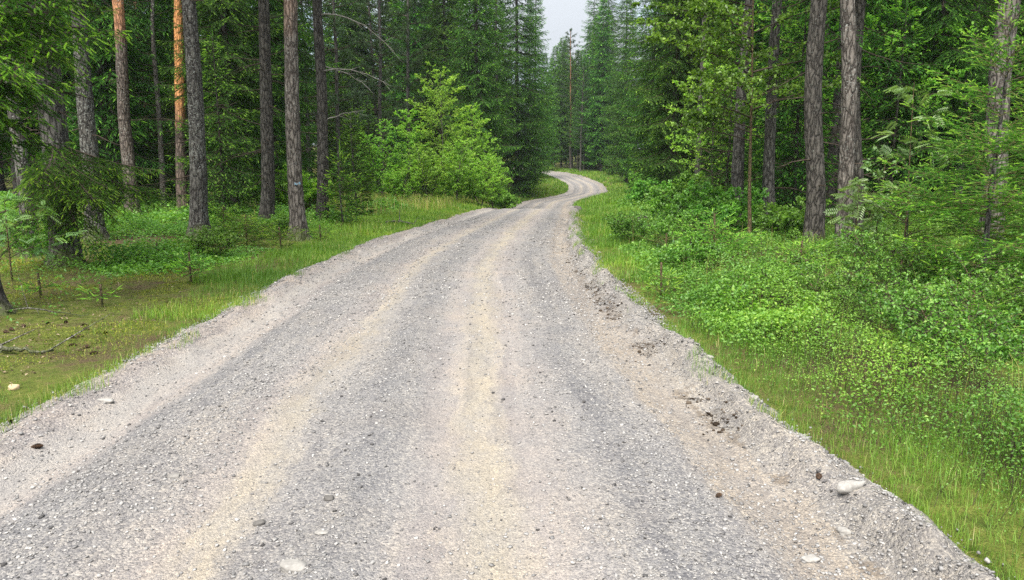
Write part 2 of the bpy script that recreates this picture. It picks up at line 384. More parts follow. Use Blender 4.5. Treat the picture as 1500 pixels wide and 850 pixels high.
vo1 = tex(n, 'Voronoi', 74, v); vo2 = tex(n, 'Voronoi', 175, v); fn = tex(n, 'Noise', 320, v, Detail=3.0, Roughness=.7)
sp = n.nodes.new('ShaderNodeSeparateColor'); n.links.new(vo1.outputs['Color'], sp.inputs[0])
sp2 = n.nodes.new('ShaderNodeSeparateColor'); n.links.new(vo2.outputs['Color'], sp2.inputs[0])
st1 = ramp(n, sp.outputs[0], [(0, (.55, .55, .58)), (.35, (.85, .85, .87)), (.75, (1.12, 1.1, 1.06)), (1, (1.5, 1.46, 1.38))])
st2 = ramp(n, sp2.outputs[0], [(0, (.6, .6, .62)), (.5, (1, 1, 1)), (1, (1.4, 1.37, 1.3))])
band = mix(n, ramp(n, tex(n, 'Noise', 3.2, obj_vec(n, (1, .5, 1)), Detail=9.0, Roughness=.72).outputs[0], [(.42, (0, 0, 0)), (.64, (.55,)*3)]), band, (.25, .24, .232))
strk = tex(n, 'Noise', 1.0, None, Detail=5.0, Roughness=.7)
cv = n.nodes.new('ShaderNodeCombineXYZ'); n.links.new(math_(n, 'MULTIPLY', uw, 6.5), cv.inputs[0])
sy = n.nodes.new('ShaderNodeSeparateXYZ'); n.links.new(v, sy.inputs[0]); n.links.new(math_(n, 'MULTIPLY', sy.outputs['Y'], .28), cv.inputs[1]); n.links.new(cv.outputs[0], strk.inputs['Vector'])
band = mix(n, 1.0, band, ramp(n, strk.outputs[0], [(.32, (.80, .80, .82)), (.5, (1, 1, 1)), (.68, (1.18, 1.15, 1.09))]), 'MULTIPLY')
ed = math_(n, 'ADD', math_(n, 'MULTIPLY', math_(n, 'ABSOLUTE', math_(n, 'SUBTRACT', uw, 1.93)), -2.4), tex(n, 'Noise', 3.6, v, Detail=5.0, Roughness=.65).outputs[0])
band = mix(n, ramp(n, ed, [(.46, (0, 0, 0)), (.54, (.55,)*3)]), band, (.12, .095, .07))
c = mix(n, math_(n, 'MULTIPLY', loose, .85), band, mix(n, 1.0, band, st1, 'MULTIPLY'))
c = mix(n, .7, c, mix(n, 1.0, c, st2, 'MULTIPLY'))
c = mix(n, 1.0, c, ramp(n, fn.outputs[0], [(.3, (.75,)*3), (.7, (1.22,)*3)]), 'MULTIPLY')
pt = tex(n, 'Noise', .9, v, Detail=5.0, Roughness=.65)
c = mix(n, ramp(n, pt.outputs[0], [(.45, (0, 0, 0)), (.7, (.5,)*3)]), c, mix(n, 1.0, c, (1.16, 1.08, .98), 'MULTIPLY'))
c = mix(n, ramp(n, tex(n, 'Noise', 2.3, v, Detail=4.0).outputs[0], [(.5, (0, 0, 0)), (.75, (.5,)*3)]), c, mix(n, 1.0, c, (.82, .83, .86), 'MULTIPLY'))
hg = math_(n, 'ADD', math_(n, 'MULTIPLY', math_(n, 'SUBTRACT', 1.0, vo1.outputs['Distance']), math_(n, 'MULTIPLY_ADD', loose, .9, .15)),
           math_(n, 'ADD', math_(n, 'MULTIPLY', math_(n, 'SUBTRACT', 1.0, vo2.outputs['Distance']), .45), math_(n, 'MULTIPLY', fn.outputs[0], .3)))
n.links.new(bsdf(n, c, .95, .15, bump(n, hg, .8, .012)).outputs[0], out.inputs[0]); M['road'] = m

# ------------------------------------------------------------------ ground and road
def grid_faces(nr, ncol):
    i = np.arange(nr-1)[:, None]*ncol+np.arange(ncol-1)[None]
    return np.stack([i, i+1, i+ncol+1, i+ncol], -1).reshape(-1, 4)
def geom(a, b, step0, grow):
    r = [a]; s = step0
    while r[-1] < b: r.append(r[-1]+s); s *= grow
    return np.array(r)
ys = np.concatenate([np.arange(-6, 2, .3), geom(2, 600, .09, 1.013)])
xr = geom(0, 420, .12, 1.021); xs = np.concatenate([-xr[:0:-1], xr])
Yg, Xo = np.meshgrid(ys, xs, indexing='ij')
Xg = Xo+road_c(np.minimum(Yg, 130))*np.exp(-np.abs(Xo)/40)
Zg = terrain(Xg, Yg)
dg = off_road(Xg, Yg)
Zg = Zg-.22*(1-sst(-.22, .06, dg))*(Yg < 150)
mb = MB(); mb.add(np.stack([Xg, Yg, Zg], -1).reshape(-1, 3), grid_faces(len(ys), len(xs)))
gr = tag(link('forest_floor', mb.mesh('forest_floor', [M['floor']], True)), kind='structure')

def road_h(u, y):                       # height of the graded surface over the road profile
    hw = road_hw(y); ul = u+hw+edge_wobble(y, -1.0); ur = hw+edge_wobble(y, 1.0)-u    # inward distances from either edge
    lump = .95+.42*noise(u*2.2, y*2.6, 0, 21)+.28*noise(u*7, y*7, 0, 22)
    z = .03*(1-(u/hw)**2)
    z = z+.06*np.exp(-((ul-.22)/.16)**2)*lump+.12*np.exp(-(np.where(ur > .2, (ur-.2)/.11, (ur-.2)/.16))**2)*lump
    z = z+.035*np.clip(lump-.55, 0, 1.2)*sst(.40, .30, ur)*sst(.0, .16, ur)-.03*np.exp(-((ur-.62)/.16)**2)-.03*np.exp(-((ul-.62)/.2)**2)
    for t, d_, w_ in ((-1.78, .018, .2), (-.57, .02, .2), (.5, .022, .3)): z = z-d_*np.exp(-((u-t+.05*noise(0, y*.3, 0, 30))/w_)**2)
    for t, d_, w_ in ((-1.2, .015, .2), (-.12, .014, .15), (1.4, .018, .2)): z = z+d_*np.exp(-((u-t)/w_)**2)
    z = z+.008*noise(u*3, y*1.2, 0, 23)+.004*noise(u*11, y*9, 0, 24)
    return z
def road_surface(x, y):
    u = x-road_c(y); return road_z(y)+road_h(u, y)
yr = np.concatenate([np.arange(-5, 1.6, .15), geom(1.6, 150, .03, 1.0085)])
k = np.linspace(-1, 1, 210); uu = np.sign(k)*(np.abs(k)**.85)
Yr, Kr = np.meshgrid(yr, uu, indexing='ij')
Ur = Kr*(road_hw(Yr)+.32)
du = np.abs(Ur)-road_hw(Yr)-edge_wobble(Yr, np.sign(Ur))
Zr = road_z(Yr)+road_h(Ur, Yr)+.012*noise(Ur*26, Yr*26, 0, 25)*sst(-.5, -.25, du)-.30*sst(.0, .32, du)
Xr = road_c(Yr)+Ur
mb = MB(); mb.add(np.stack([Xr, Yr, Zr], -1).reshape(-1, 3), grid_faces(len(yr), len(uu)))
rd = tag(link('gravel_road', mb.mesh('gravel_road', [M['road']], True, {'u': (Ur*2.3/road_hw(Yr)).ravel()})), kind='structure')

# loose gravel on the road: stuff
rg = np.random.default_rng(5)
OCT = np.array([[1, 0, 0], [-1, 0, 0], [0, 1, 0], [0, -1, 0], [0, 0, 1], [0, 0, -1]], float)
OCF = np.array([[0, 2, 4], [2, 1, 4], [1, 3, 4], [3, 0, 4], [2, 0, 5], [1, 2, 5], [3, 1, 5], [0, 3, 5]])
CUBE = np.array([[x, y, z] for x in (-1, 1) for y in (-1, 1) for z in (-1, 1)], float)*.72
CUF = np.array([[0, 1, 3, 2], [4, 6, 7, 5], [0, 4, 5, 1], [2, 3, 7, 6], [0, 2, 6, 4], [1, 5, 7, 3]])
def chips(mb, P, size, rg, tint):
    h = len(P)//2
    for lo, hi, base, fq in ((0, h, OCT, None), (h, len(P), CUBE, CUF)):
        n = hi-lo
        V = base[None]*rg.uniform(.55, 1.25, (n, len(base), 1))*(rg.uniform(.55, 1.3, (n, 1, 3)))*np.array([1, 1, .6])
        th = rg.uniform(0, 6.28, n); tl = rg.normal(0, .35, n)
        x, y, z = V[..., 0], V[..., 1], V[..., 2]
        y, z = y*np.cos(tl)[:, None]-z*np.sin(tl)[:, None], y*np.sin(tl)[:, None]+z*np.cos(tl)[:, None]
        x, y = x*np.cos(th)[:, None]-y*np.sin(th)[:, None], x*np.sin(th)[:, None]+y*np.cos(th)[:, None]
        V = np.stack([x, y, z], -1)*size[lo:hi, None, None]+P[lo:hi, None]
        F = OCF if fq is None else fq
        F = ((np.arange(n)*len(base))[:, None, None]+F[None]).reshape(-1, F.shape[1])
        tt = np.repeat(tint[lo:hi], len(F)//n)
        mb.add(V, F if fq is not None else None, F if fq is None else None, 0, tt)
LOOSE_U = np.array([-2.4, -2.05, -1.85, -1.65, -1.4, -.85, -.58, -.35, .05, .3, .75, 1.2, 1.55, 1.8, 2.1, 2.4])
LOOSE_D = np.array([1.2, .9, .2, .4, 1., .7, .15, .7, .5, .16, .18, .8, .8, .7, 1.1, 1.2])
mb = MB()
for y0, y1, dens, s0, s1 in ((1.9, 4, 4600, .0035, .0125), (4, 7, 2200, .005, .014), (7, 13, 800, .009, .019), (13, 24, 200, .014, .026)):
    nn = int((y1-y0)*4.9*dens)
    y = rg.uniform(y0, y1, nn); u = rg.uniform(-2.4, 2.4, nn)
    keep = rg.random(nn) < np.interp(u+.2*noise(u*1.5, y*.5, 0, 40), LOOSE_U, LOOSE_D)*(.7+.5*noise(u*2, y*.8, 0, 41))
    y, u = y[keep], u[keep]; x = road_c(y)+u
    sz = s0+(s1-s0)*rg.random(len(y))**4.2
    P = np.stack([x, y, road_surface(x, y)+sz*.25], 1)
    chips(mb, P, sz, rg, np.clip(rg.normal(.5, .24, len(y)), 0, 1))
nn = 5500; y = 2+16*rg.random(nn)**1.5; sd_ = np.where(rg.random(nn) < .5, -1., 1.); off = np.minimum(np.abs(rg.normal(0, .13, nn))-.12, rg.uniform(.0, .14, nn))
x = road_c(y)+sd_*(road_hw(y)+off); sz = (.004+.010*rg.random(nn)**3)*(1+y*.04); z = np.maximum(terrain(x, y)-np.where(off < .05, .2, 0), np.where(off < .06, road_surface(x, y)-.3*sst(.0, .32, off), -9))
chips(mb, np.stack([x, y, z+sz*.3], 1), sz, rg, np.clip(rg.normal(.4, .2, nn), 0, 1))
tag(link('loose_gravel', mb.mesh('loose_gravel', [M['chip']])), 'loose grey gravel lying in bands along the road', 'gravel', kind='stuff')

mb = MB()
nn = 1500; y = 2+12*rg.random(nn)**1.5; u = road_hw(y)-.38+rg.normal(0, .06, nn)+.05*noise(y*3, 0, 0, 47)
k = noise(u*0, y*1.6, 0, 44)+.5*noise(u*3, y*5, 0, 45) > .15; y, u = y[k], u[k]; x = road_c(y)+u; sz = .004+.015*rg.random(len(y))**2.5
chips(mb, np.stack([x, y, road_surface(x, y)+sz*.3], 1), sz, rg, rg.random(len(y)))
nn = 900; y = 2.2+9*rg.random(nn)**1.4; u = road_hw(y)-.35+rg.normal(0, .05, nn); k = noise(u*0, y*1.6, 0, 44)+.5*noise(u*3, y*5, 0, 45) > .25; y, u = y[k], u[k]; x = road_c(y)+u
A = np.stack([x, y, road_surface(x, y)+.005], 1); prisms(mb, A, A+rg.normal(0, 1, A.shape)*[.05, .05, .02]+[-.02, -.02, 0], .0016, .0008, 3, 0, .3)
m, n, out = newmat('dark_soil'); a = n.nodes.new('ShaderNodeAttribute'); a.attribute_name = 'tint'
n.links.new(bsdf(n, ramp(n, a.outputs['Fac'], [(0, (.022, .016, .011)), (.6, (.06, .044, .031)), (1, (.16, .13, .1))]), .95, .1).outputs[0], out.inputs[0]); M['soil'] = m
tag(link('soil_clods', mb.mesh('soil_clods', [M['soil']])), 'dark crumbling soil and roots under the right gravel ridge', 'soil', kind='stuff')

# ------------------------------------------------------------------ trees
def trunk_mesh(mb, H, r0, rtop, lean=(0, 0), seed=0, sides=26, flare=.85, fine_to=7.0, ridge=.05, z0=-.35, mat=0):
    rg = np.random.default_rng(seed)
    z = np.concatenate([np.linspace(z0, 0, 3)[:-1], np.arange(0, min(fine_to, H), .07), np.linspace(min(fine_to, H), H, 14)])
    t = np.clip(z/H, 0, 1)
    cx = lean[0]*t+.08*noise(z*.35, seed, 0, 3)*sst(0, 1.5, z); cy = lean[1]*t+.05*noise(z*.35, seed+50, 0, 4)*sst(0, 1.5, z)
    an = np.arange(sides)*2*pi/sides
    Z, A = np.meshgrid(z, an, indexing='ij')
    R = (r0+(rtop-r0)*np.clip(Z/H, 0, 1)**.85)
    lob = .5+.5*np.cos(A*4+seed)+.4*noise(np.cos(A)*2, np.sin(A)*2, seed, 7)
    R = R*(1+flare*np.exp(-np.clip(Z, -.1, 9)/.2)*(.35+.65*lob))
    R = R*(1+ridge*(noise(np.cos(A)*4.5, np.sin(A)*4.5, Z*2.2+seed, 11)+.6*noise(np.cos(A)*9, np.sin(A)*9, Z*6+seed, 12)))
    V = np.stack([cx[:, None]+R*np.cos(A), cy[:, None]+R*np.sin(A), Z], -1)
    i = np.arange(len(z)-1)[:, None]*sides; kk = np.arange(sides)[None]
    Q = np.stack([i+kk, i+(kk+1) % sides, i+sides+(kk+1) % sides, i+sides+kk], -1).reshape(-1, 4)
    mb.add(V.reshape(-1, 3), Q, None, mat, .5)
    return lambda h: (lean[0]*np.clip(h/H, 0, 1), lean[1]*np.clip(h/H, 0, 1), (r0+(rtop-r0)*np.clip(h/H, 0, 1)**.85))

def dead_twigs(mb, axis, h0, h1, nn, seed, lmax=.9, mat=0, fork=True):
    rg = np.random.default_rng(seed)
    for k in range(nn):
        h = rg.uniform(min(h0, h1*.5), h1); az = rg.uniform(0, 6.28); L = lmax*rg.uniform(.15, 1)**1.3
        x, y, r = axis(h); d = np.array([cos(az), sin(az), 0]); a1 = rg.uniform(-.35, .3); a2 = rg.uniform(-.3, .2)
        s = np.linspace(0, 1, 5); P = np.array([x, y, h])+d*(r*.8+L*s)[:, None]+np.outer(L*(a1*s+a2*s*s), [0, 0, 1])+rg.normal(0, .025*L, (5, 3))*s[:, None]
        prisms(mb, P[:-1], P[1:], .011*(1-s[:-1])+.003, .011*(1-s[1:])+.002, 4, mat)
        if fork and L > .35:
            for q in range(rg.integers(2, 6)):
                j = rg.integers(1, 4); e = P[j]+(d*rg.uniform(.1, .5)+rg.normal(0, .4, 3)*[1, 1, .6])*L*.45
                prisms(mb, P[j:j+1], e[None], .004, .0015, 3, mat)

def conifer_boughs(wood, leaf, B, rg, sec_sp=.12, sho_sp=.07, sho_len=.11, sho_w=.017, lod='mid', droop=.35, sag=.25, l2max=.8, l2k=.5, k=22, tipf=.2, wm=0, lm=0, nl=.016, nw=.0014, vz=.08, spread=None, body=.2):
    if spread is None: spread = .75 if lod == 'near' else .5
    """B: arrays base(n,3) az L a1 a2 r0 for the main branches"""
    P0, az, L, a1, a2, r0 = B; n = len(az)
    dh = np.stack([np.cos(az), np.sin(az), np.zeros(n)], 1); sd = np.stack([-np.sin(az), np.cos(az), np.zeros(n)], 1)
    bend = rg.normal(0, .12, n)
    def pos(i, s): return P0[i]+dh[i]*(L[i]*s)[:, None]+sd[i]*(bend[i]*L[i]*s*s)[:, None]+np.array([0, 0, 1.])*(L[i]*(a1[i]*s+a2[i]*s*s))[:, None]
    def tan(i, s): return unit(dh[i]+sd[i]*(2*bend[i]*s)[:, None]+np.array([0, 0, 1.])*(a1[i]+2*a2[i]*s)[:, None])
    ii = np.arange(n); ns = 5
    for q in range(ns):
        s0, s1 = np.full(n, q/ns), np.full(n, (q+1)/ns)
        prisms(wood, pos(ii, s0), pos(ii, s1), r0*(1-s0*.93), r0*(1-s1*.93), 4, wm)
    m = np.maximum(3, (L*.92/sec_sp*2).astype(int)); I = np.repeat(ii, m)
    j = np.concatenate([np.arange(q) for q in m]); s = .1+.9*(j+rg.uniform(.1, .9, len(j)))/np.repeat(m, m)
    s = np.clip(s, 0, 1); side = np.where(j % 2 == 0, 1.0, -1.0)
    l2 = np.minimum(l2k*L[I]*(1-s)**.8*sst(0, .25, s+.08)+.55*sho_len, l2max)*rg.uniform(.55, 1.15, len(s))
    tg = tan(I, s); sv = unit(np.cross(tg, np.array([[0, 0, 1.]])))*side[:, None]
    d2 = unit(tg*rg.uniform(.45, .9, (len(s), 1))+sv*.85+np.array([0, 0, 1.])*(-droop*rg.uniform(-.2, 1.3, len(s))+rg.normal(0, vz, len(s)))[:, None])
    b2 = pos(I, s)
    end2 = b2+d2*l2[:, None]; end2[:, 2] -= sag*l2
    big = l2 > sho_len*.9
    mid2 = b2[big]+d2[big]*l2[big][:, None]*.5; mid2[:, 2] -= sag*l2[big]*.25
    prisms(wood, b2[big], mid2, .0045 if lod != 'far' else .008, .003, 3, wm); prisms(wood, mid2, end2[big], .003, .001, 3, wm)
    c = np.maximum(1, (l2/sho_sp).astype(int)); J = np.repeat(np.arange(len(s)), c)
    jj = np.concatenate([np.arange(q) for q in c]); t = (jj+rg.uniform(.2, .9, len(jj)))/np.repeat(c, c)
    p3 = b2[J]+d2[J]*(l2[J]*t)[:, None]; p3[:, 2] -= sag*l2[J]*t*t
    td = unit(d2[J]+np.array([0, 0, 1.])*(-2*sag*t)[:, None])
    s3 = unit(np.cross(td, np.array([[0, 0, 1.]])+1e-4))*np.where(jj % 2 == 0, 1.0, -1.0)[:, None]
    last = jj == np.repeat(c, c)-1
    d3 = np.where(last[:, None], td, unit(td*.85+s3*spread+rg.normal(0, .15, (len(t), 3))))
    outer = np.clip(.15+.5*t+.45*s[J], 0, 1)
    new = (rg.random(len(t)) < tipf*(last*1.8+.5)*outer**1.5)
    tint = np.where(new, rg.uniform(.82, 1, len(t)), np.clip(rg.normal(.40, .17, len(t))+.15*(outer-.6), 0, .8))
    ln = sho_len*rg.uniform(.65, 1.2, len(t))*np.where(new, 1.05, 1)
    # tip of each main branch and shoots along it
    pt = pos(ii, np.full(n, .97)); dt = tan(ii, np.ones(n))
    p3 = np.concatenate([p3, pt]); d3 = np.concatenate([d3, dt]); ln = np.concatenate([ln, np.full(n, sho_len*1.3)])
    tint = np.concatenate([tint, np.where(rg.random(n) < tipf*4, .95, .5)])
    if lod == 'near':
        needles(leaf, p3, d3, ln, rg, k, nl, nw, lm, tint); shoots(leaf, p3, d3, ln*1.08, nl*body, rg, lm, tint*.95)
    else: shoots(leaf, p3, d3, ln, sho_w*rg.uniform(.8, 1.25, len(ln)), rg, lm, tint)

def spruce_branches(H, hb, R, rg, whorl, nper, axis, prof=1.0, a_top=.55, a_bot=-.5, up=.28, thin=1.0):
    hs, azs, Ls, A1, A2 = [], [], [], [], []
    h = hb; g = rg.uniform(0, 6)
    while h < H-.12:
        t = (H-h)/(H-hb)                     # 0 at the tip, 1 at the crown's base
        rad = R*min(1, (t*1.45)**.8)*(1-.22*max(0, t-.75)/.25)
        nb = max(3, int(round(nper*rg.uniform(.7, 1.25))))
        for q in range(nb):
            if rg.random() > thin: continue
            hs.append(h+rg.normal(0, whorl*.28)); azs.append(g+q*2*pi/nb+rg.normal(0, .25)); Ls.append(max(.06, rad*rg.uniform(.6, 1.12)))
            A1.append(a_top+(a_bot-a_top)*min(1, t*1.5)+rg.normal(0, .08)); A2.append(-.12+(up+.12)*min(1, t*1.6)+rg.normal(0, .05))
        g += 1.1; h += whorl*rg.uniform(.8, 1.2)*(.55+.45*min(1, t*2.5))
    hs = np.clip(np.array(hs), .02, H-.05); azs = np.array(azs); Ls = np.array(Ls)
    x, y, r = axis(hs)
    P0 = np.stack([x+np.zeros_like(hs), y+np.zeros_like(hs), hs], 1)
    return P0, azs, Ls, np.array(A1), np.array(A2), np.clip(.002+(.0045 if H < 4 else .008)*Ls, .002, .03)

def make_spruce(name, H, hb, R, r0, seed, lod='mid', whorl=.42, nper=5, bark_='bark_spruce', leaf_='spruce', dead=0, thin=1.0, stub_h=None, lean=(0, 0), ang=(.55, -.5, .28), **kw):
    rg = np.random.default_rng(seed)
    t = MB(); ax = trunk_mesh(t, H, r0, .012, lean, seed, 20 if lod != 'far' else 10, fine_to=(hb+1.5 if lod == 'mid' else 3 if lod == 'far' else H))
    if dead: dead_twigs(t, ax, .6 if stub_h is None else stub_h[0], hb if stub_h is None else stub_h[1], dead, seed+1, 1.3, 1)
    c = MB(); B = spruce_branches(H, hb, R, rg, whorl, nper, ax, 1.0, ang[0], ang[1], ang[2], thin)
    if lod == 'far': a = dict(sec_sp=.23, sho_sp=.105, sho_len=.36, sho_w=.044, tipf=.08, droop=.5)
    elif lod == 'mid': a = dict(sec_sp=.14, sho_sp=.085, sho_len=.13, sho_w=.02)
    else: a = dict(sec_sp=.075, sho_sp=.042, sho_len=.075, nw=.002)
    a.update(kw)
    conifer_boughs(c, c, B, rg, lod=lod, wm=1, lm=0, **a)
    if lod != 'near':                        # the leading shoot
        shoots(c, np.array([[lean[0], lean[1], H-.3]]), np.array([[0, 0, 1.]]), .7, .03, rg, 0, .6)
    return [('trunk', t.mesh(name+'_trunk', [M[bark_], M['twig']], True)), ('crown', c.mesh(name+'_crown', [M[leaf_], M['greentwig' if lod == 'near' else 'twig']]))]

def make_pine(name, H, hb, R, r0, seed, bark_='bark_pine', lean=(0, 0), lod='mid', dead=6, nbr=34, tuft=.16, rtop=.05, dead_range=(1.5, 7), dead_len=.8):
    rg = np.random.default_rng(seed)
    t = MB(); ax = trunk_mesh(t, H, r0, rtop, lean, seed, 26 if lod == 'near' else 14, fine_to=7 if lod == 'near' else 4, ridge=.06)
    dead_twigs(t, ax, dead_range[0], dead_range[1], dead, seed+3, dead_len, 1)
    c = MB(); D, P, = [], []
    for k in range(nbr):
        f = (k+rg.random())/nbr; h = hb+(H-hb)*f; az = k*2.4+rg.normal(0, .3)
        L = R*(1-f)**.55*rg.uniform(.5, 1.1)+.25; a1 = .05+.5*f+rg.normal(0, .15); a2 = .1
        x, y, r = ax(h); d = np.array([cos(az), sin(az), 0])
        s = np.linspace(0, 1, 6); Q = np.array([x, y, h])+d*(L*s)[:, None]+np.outer(L*(a1*s+a2*s*s), [0, 0, 1])+rg.normal(0, .05*L, (6, 3))*s[:, None]
        prisms(c, Q[:-1], Q[1:], .035*(1-s[:-1]*.85), .035*(1-s[1:]*.85), 4, 1)
        nsub = int(7+L*7)
        for q in range(nsub):
            sb = rg.uniform(.25, 1); b = np.array([np.interp(sb, s, Q[:, i]) for i in range(3)])
            e = b+(d*rg.uniform(.1, .7)+rg.normal(0, .5, 3)*[1, 1, .5]+[0, 0, .15])*L*.33*rg.uniform(.4, 1)
            prisms(c, b[None], e[None], .008, .003, 3, 1)
            nt_ = rg.integers(4, 9); tt = rg.uniform(.35, 1.05, nt_)
            P.append(b+(e-b)*tt[:, None]+rg.normal(0, .06, (nt_, 3))); D.append(np.tile(e-b, (nt_, 1)))
    P = np.concatenate(P); D = unit(np.concatenate(D)); nn = 11
    dd = unit(np.repeat(D, nn, 0)*.8+rg.normal(0, .6, (len(P)*nn, 3))+[0, 0, .25])
    shoots(c, np.repeat(P, nn, 0), dd, tuft*rg.uniform(.6, 1.1, len(dd)), .008, rg, 0, np.clip(rg.normal(.5, .22, len(dd)), 0, 1), False)
    return [('trunk', t.mesh(name+'_trunk', [M[bark_], M['twig']], True)), ('crown', c.mesh(name+'_crown', [M['pine'], M['twig']]))]

def make_decid(name, H, hb, R, r0, seed, leaf_='leaf', bark_='bark_sapling', nbr=40, up=.7, leaf=.06, lw=.7, per=9, sec_sp=.14, prof='birch', compound=False, lean=(0, 0), sidebias=None, tw='twig', flat=.3, stems=1, l2k=.38):
    rg = np.random.default_rng(seed); t = MB(); c = MB()
    Pl, Dl, Nl = [], [], []
    for st in range(stems):
        ln = lean if stems == 1 else (lean[0]+R*.7*cos(st*2.4+seed), lean[1]+R*.7*sin(st*2.4+seed))
        Hs = H*(1 if st == 0 else rg.uniform(.55, .95))
        ax = trunk_mesh(t, Hs, r0, .004, ln, seed+st, 10, .25, 2.0, .05)
        f = (np.arange(nbr)+rg.random(nbr))/nbr; h = hb+(Hs-hb)*f**.9; az = np.arange(nbr)*2.39996+rg.normal(0, .4, nbr)
        if sidebias is not None: az = np.where(rg.random(nbr) < .6, sidebias+rg.normal(0, .8, nbr), az)
        shape = {'birch': np.minimum(1, (1-f)*1.25+.08)**.9*(.55+.45*np.minimum(1, f*4)), 'tall': np.minimum(1, (1-f)*1.6+.15), 'bush': (1-f*.75), 'round': np.sqrt(np.clip(1.02-f, 0, 1))*np.minimum(1, .5+f*1.5)}[prof]
        L = R*shape*rg.uniform(.6, 1.15, nbr)+.05
        x, y, r = ax(h); P0 = np.stack([x+np.zeros(nbr), y+np.zeros(nbr), h], 1)
        dh = np.stack([np.cos(az), np.sin(az), np.zeros(nbr)], 1); a1 = up*rg.uniform(.6, 1.3, nbr); a2 = -.35*up
        def pos(i, s): return P0[i]+dh[i]*(L[i]*s)[:, None]+np.array([0, 0, 1.])*(L[i]*(a1[i]*s+a2*s*s))[:, None]
        ii = np.arange(nbr)
        for q in range(4):
            s0, s1 = np.full(nbr, q/4), np.full(nbr, (q+1)/4); rr = np.clip(r0*.42*(L/R), .003, .03)
            prisms(c, pos(ii, s0), pos(ii, s1), rr*(1-.9*s0), rr*(1-.9*s1), 4, 1)
        m = np.maximum(2, (L/sec_sp*2).astype(int)); I = np.repeat(ii, m); s = .2+.8*rg.random(len(I))
        b = pos(I, s); ds = unit(dh[I]*.6+rg.normal(0, .6, (len(I), 3))*[1, 1, .5]+[0, 0, .15]); l2 = l2k*L[I]*(1.15-s)*rg.uniform(.5, 1.2, len(I))+.05
        prisms(c, b, b+ds*l2[:, None], .004, .0015, 3, 1)
        J = np.repeat(np.arange(len(I)), per); tt = rg.uniform(.15, 1.0, len(J))
        Pl.append(b[J]+ds[J]*(l2[J]*tt)[:, None]); Dl.append(unit(ds[J]*.5+rg.normal(0, .7, (len(J), 3))-[0, 0, .25])); Nl.append(rg.normal(0, 1, (len(J), 3))*flat*2+[0, 0, 1])
    P, D, N = map(np.concatenate, (Pl, Dl, Nl)); nn = len(P)
    tint = np.clip(rg.normal(.5, .22, nn)+.25*noise(P[:, 0]*2.5, P[:, 1]*2.5, P[:, 2]*2.5, seed), 0, 1)
    if compound:
        D = unit(D*[1, 1, .45]); S_ = unit(np.cross(D, N)); kk = 6; Lc = leaf*rg.uniform(.7, 1.1, nn)
        prisms(c, P, P+D*Lc[:, None], .0016, .0008, 3, 0, tint)
        for q in range(kk):
            tq = .25+.68*q/(kk-1)
            for sg in (1, -1):
                leaves(c, P+D*(Lc*tq)[:, None]-[0, 0, .12]*(Lc*tq*tq)[:, None], unit(D*.55+S_*sg), N, Lc*.34*(1-.25*abs(tq-.55)), Lc*.11, 0, tint)
        leaves(c, P+D*Lc[:, None]*.95-[0, 0, .1]*Lc[:, None], D, N, Lc*.3, Lc*.11, 0, tint)
    else:
        leaves(c, P, D, N, leaf*rg.uniform(.65, 1.15, nn), leaf*lw*rg.uniform(.8, 1.1, nn), 0, tint)
    return [('trunk', t.mesh(name+'_trunk', [M[bark_]], True)), ('crown', c.mesh(name+'_crown', [M[leaf_], M[tw]]))]

def plant(parts, name, label, cat, loc, rz=0, group=None, scale=1):
    o = thing(name, label, cat, loc, rz, group, scale)
    for pn, me in parts: link(pn, me, o)
    return o

RND = random.Random(3)
# ---- the trees one can single out
def lead(px_top, px, Y, H):               # sideways lean of the whole trunk from where it leaves the picture's top
    z = EYE+tan_top*Y; return (px_top-px)/FPX*Y*.99/max(z, 1)*H*.55
tan_top = math.tan(math.atan(425/FPX)-PITCH)

def near_trunk(kind, px, Y, diam, label, lean=0, H=19, seed=1, bark_='bark_spruce', cat='tree', hb=None, name=None, dead=18, rz=0, dead_len=.8, **kw):
    loc = at(px, Y)
    if kind == 'pine': parts = make_pine(name or 'pine_tree', H, hb or 9.5, 2.2, diam/2, seed, bark_, (lean, 0), 'near', dead, **kw)
    else:
        parts = make_spruce(name or 'spruce_tree', H, hb or 6.5, 2.0, diam/2, seed, 'mid', .6, 4, bark_, 'spruce', dead, lean=(lean, 0), sec_sp=.16, sho_sp=.06, sho_len=.12, sho_w=.013, tipf=.1, droop=.5, **kw)
    return plant(parts, name or (kind+'_tree'), label, cat, loc)

near_trunk('spruce', 45, 12.7, .25, 'lichen covered trunk at the left edge of the forest beside a leafy rowan', 0, 16, 11, 'bark_lichen', hb=7)
near_trunk('spruce', 140, 15.0, .36, 'thick lichen spotted trunk behind the low hanging spruce boughs', .4, 19, 12, 'bark_lichen', hb=6.5)
near_trunk('pine', 194, 23.5, .42, 'tall pine reddish high up and grey below, left of the bright orange pine', .3, 20, 13, 'bark_red', dead=26, dead_range=(2, 8), dead_len=1.8)
near_trunk('pine', 268, 24.0, .36, 'bright orange barked pine standing in the left forest', 1.2, 20, 14, 'bark_orange', dead=8)
near_trunk('spruce', 240, 25.5, .20, 'thin dead conifer full of bare twigs beside the orange pine', .5, 15, 15, 'bark_dead', hb=12, dead=110, name='dead_tree', dead_len=1.2)
near_trunk('spruce', 292, 15.6, .37, 'stout grey spruce trunk with lichen just right of the orange pine', .5, 20, 16, 'bark_lichen', hb=7)
near_trunk('spruce', 391, 18.7, .36, 'dark brown spruce trunk left of the blue marked pine', .8, 20, 17, 'bark_dark', hb=6.5, dead=40)
t8 = near_trunk('pine', 437, 15.4, .32, 'scaly grey pine trunk with a small blue paint mark near its foot', .6, 20, 18, 'bark_pine', dead=4, dead_len=.4)
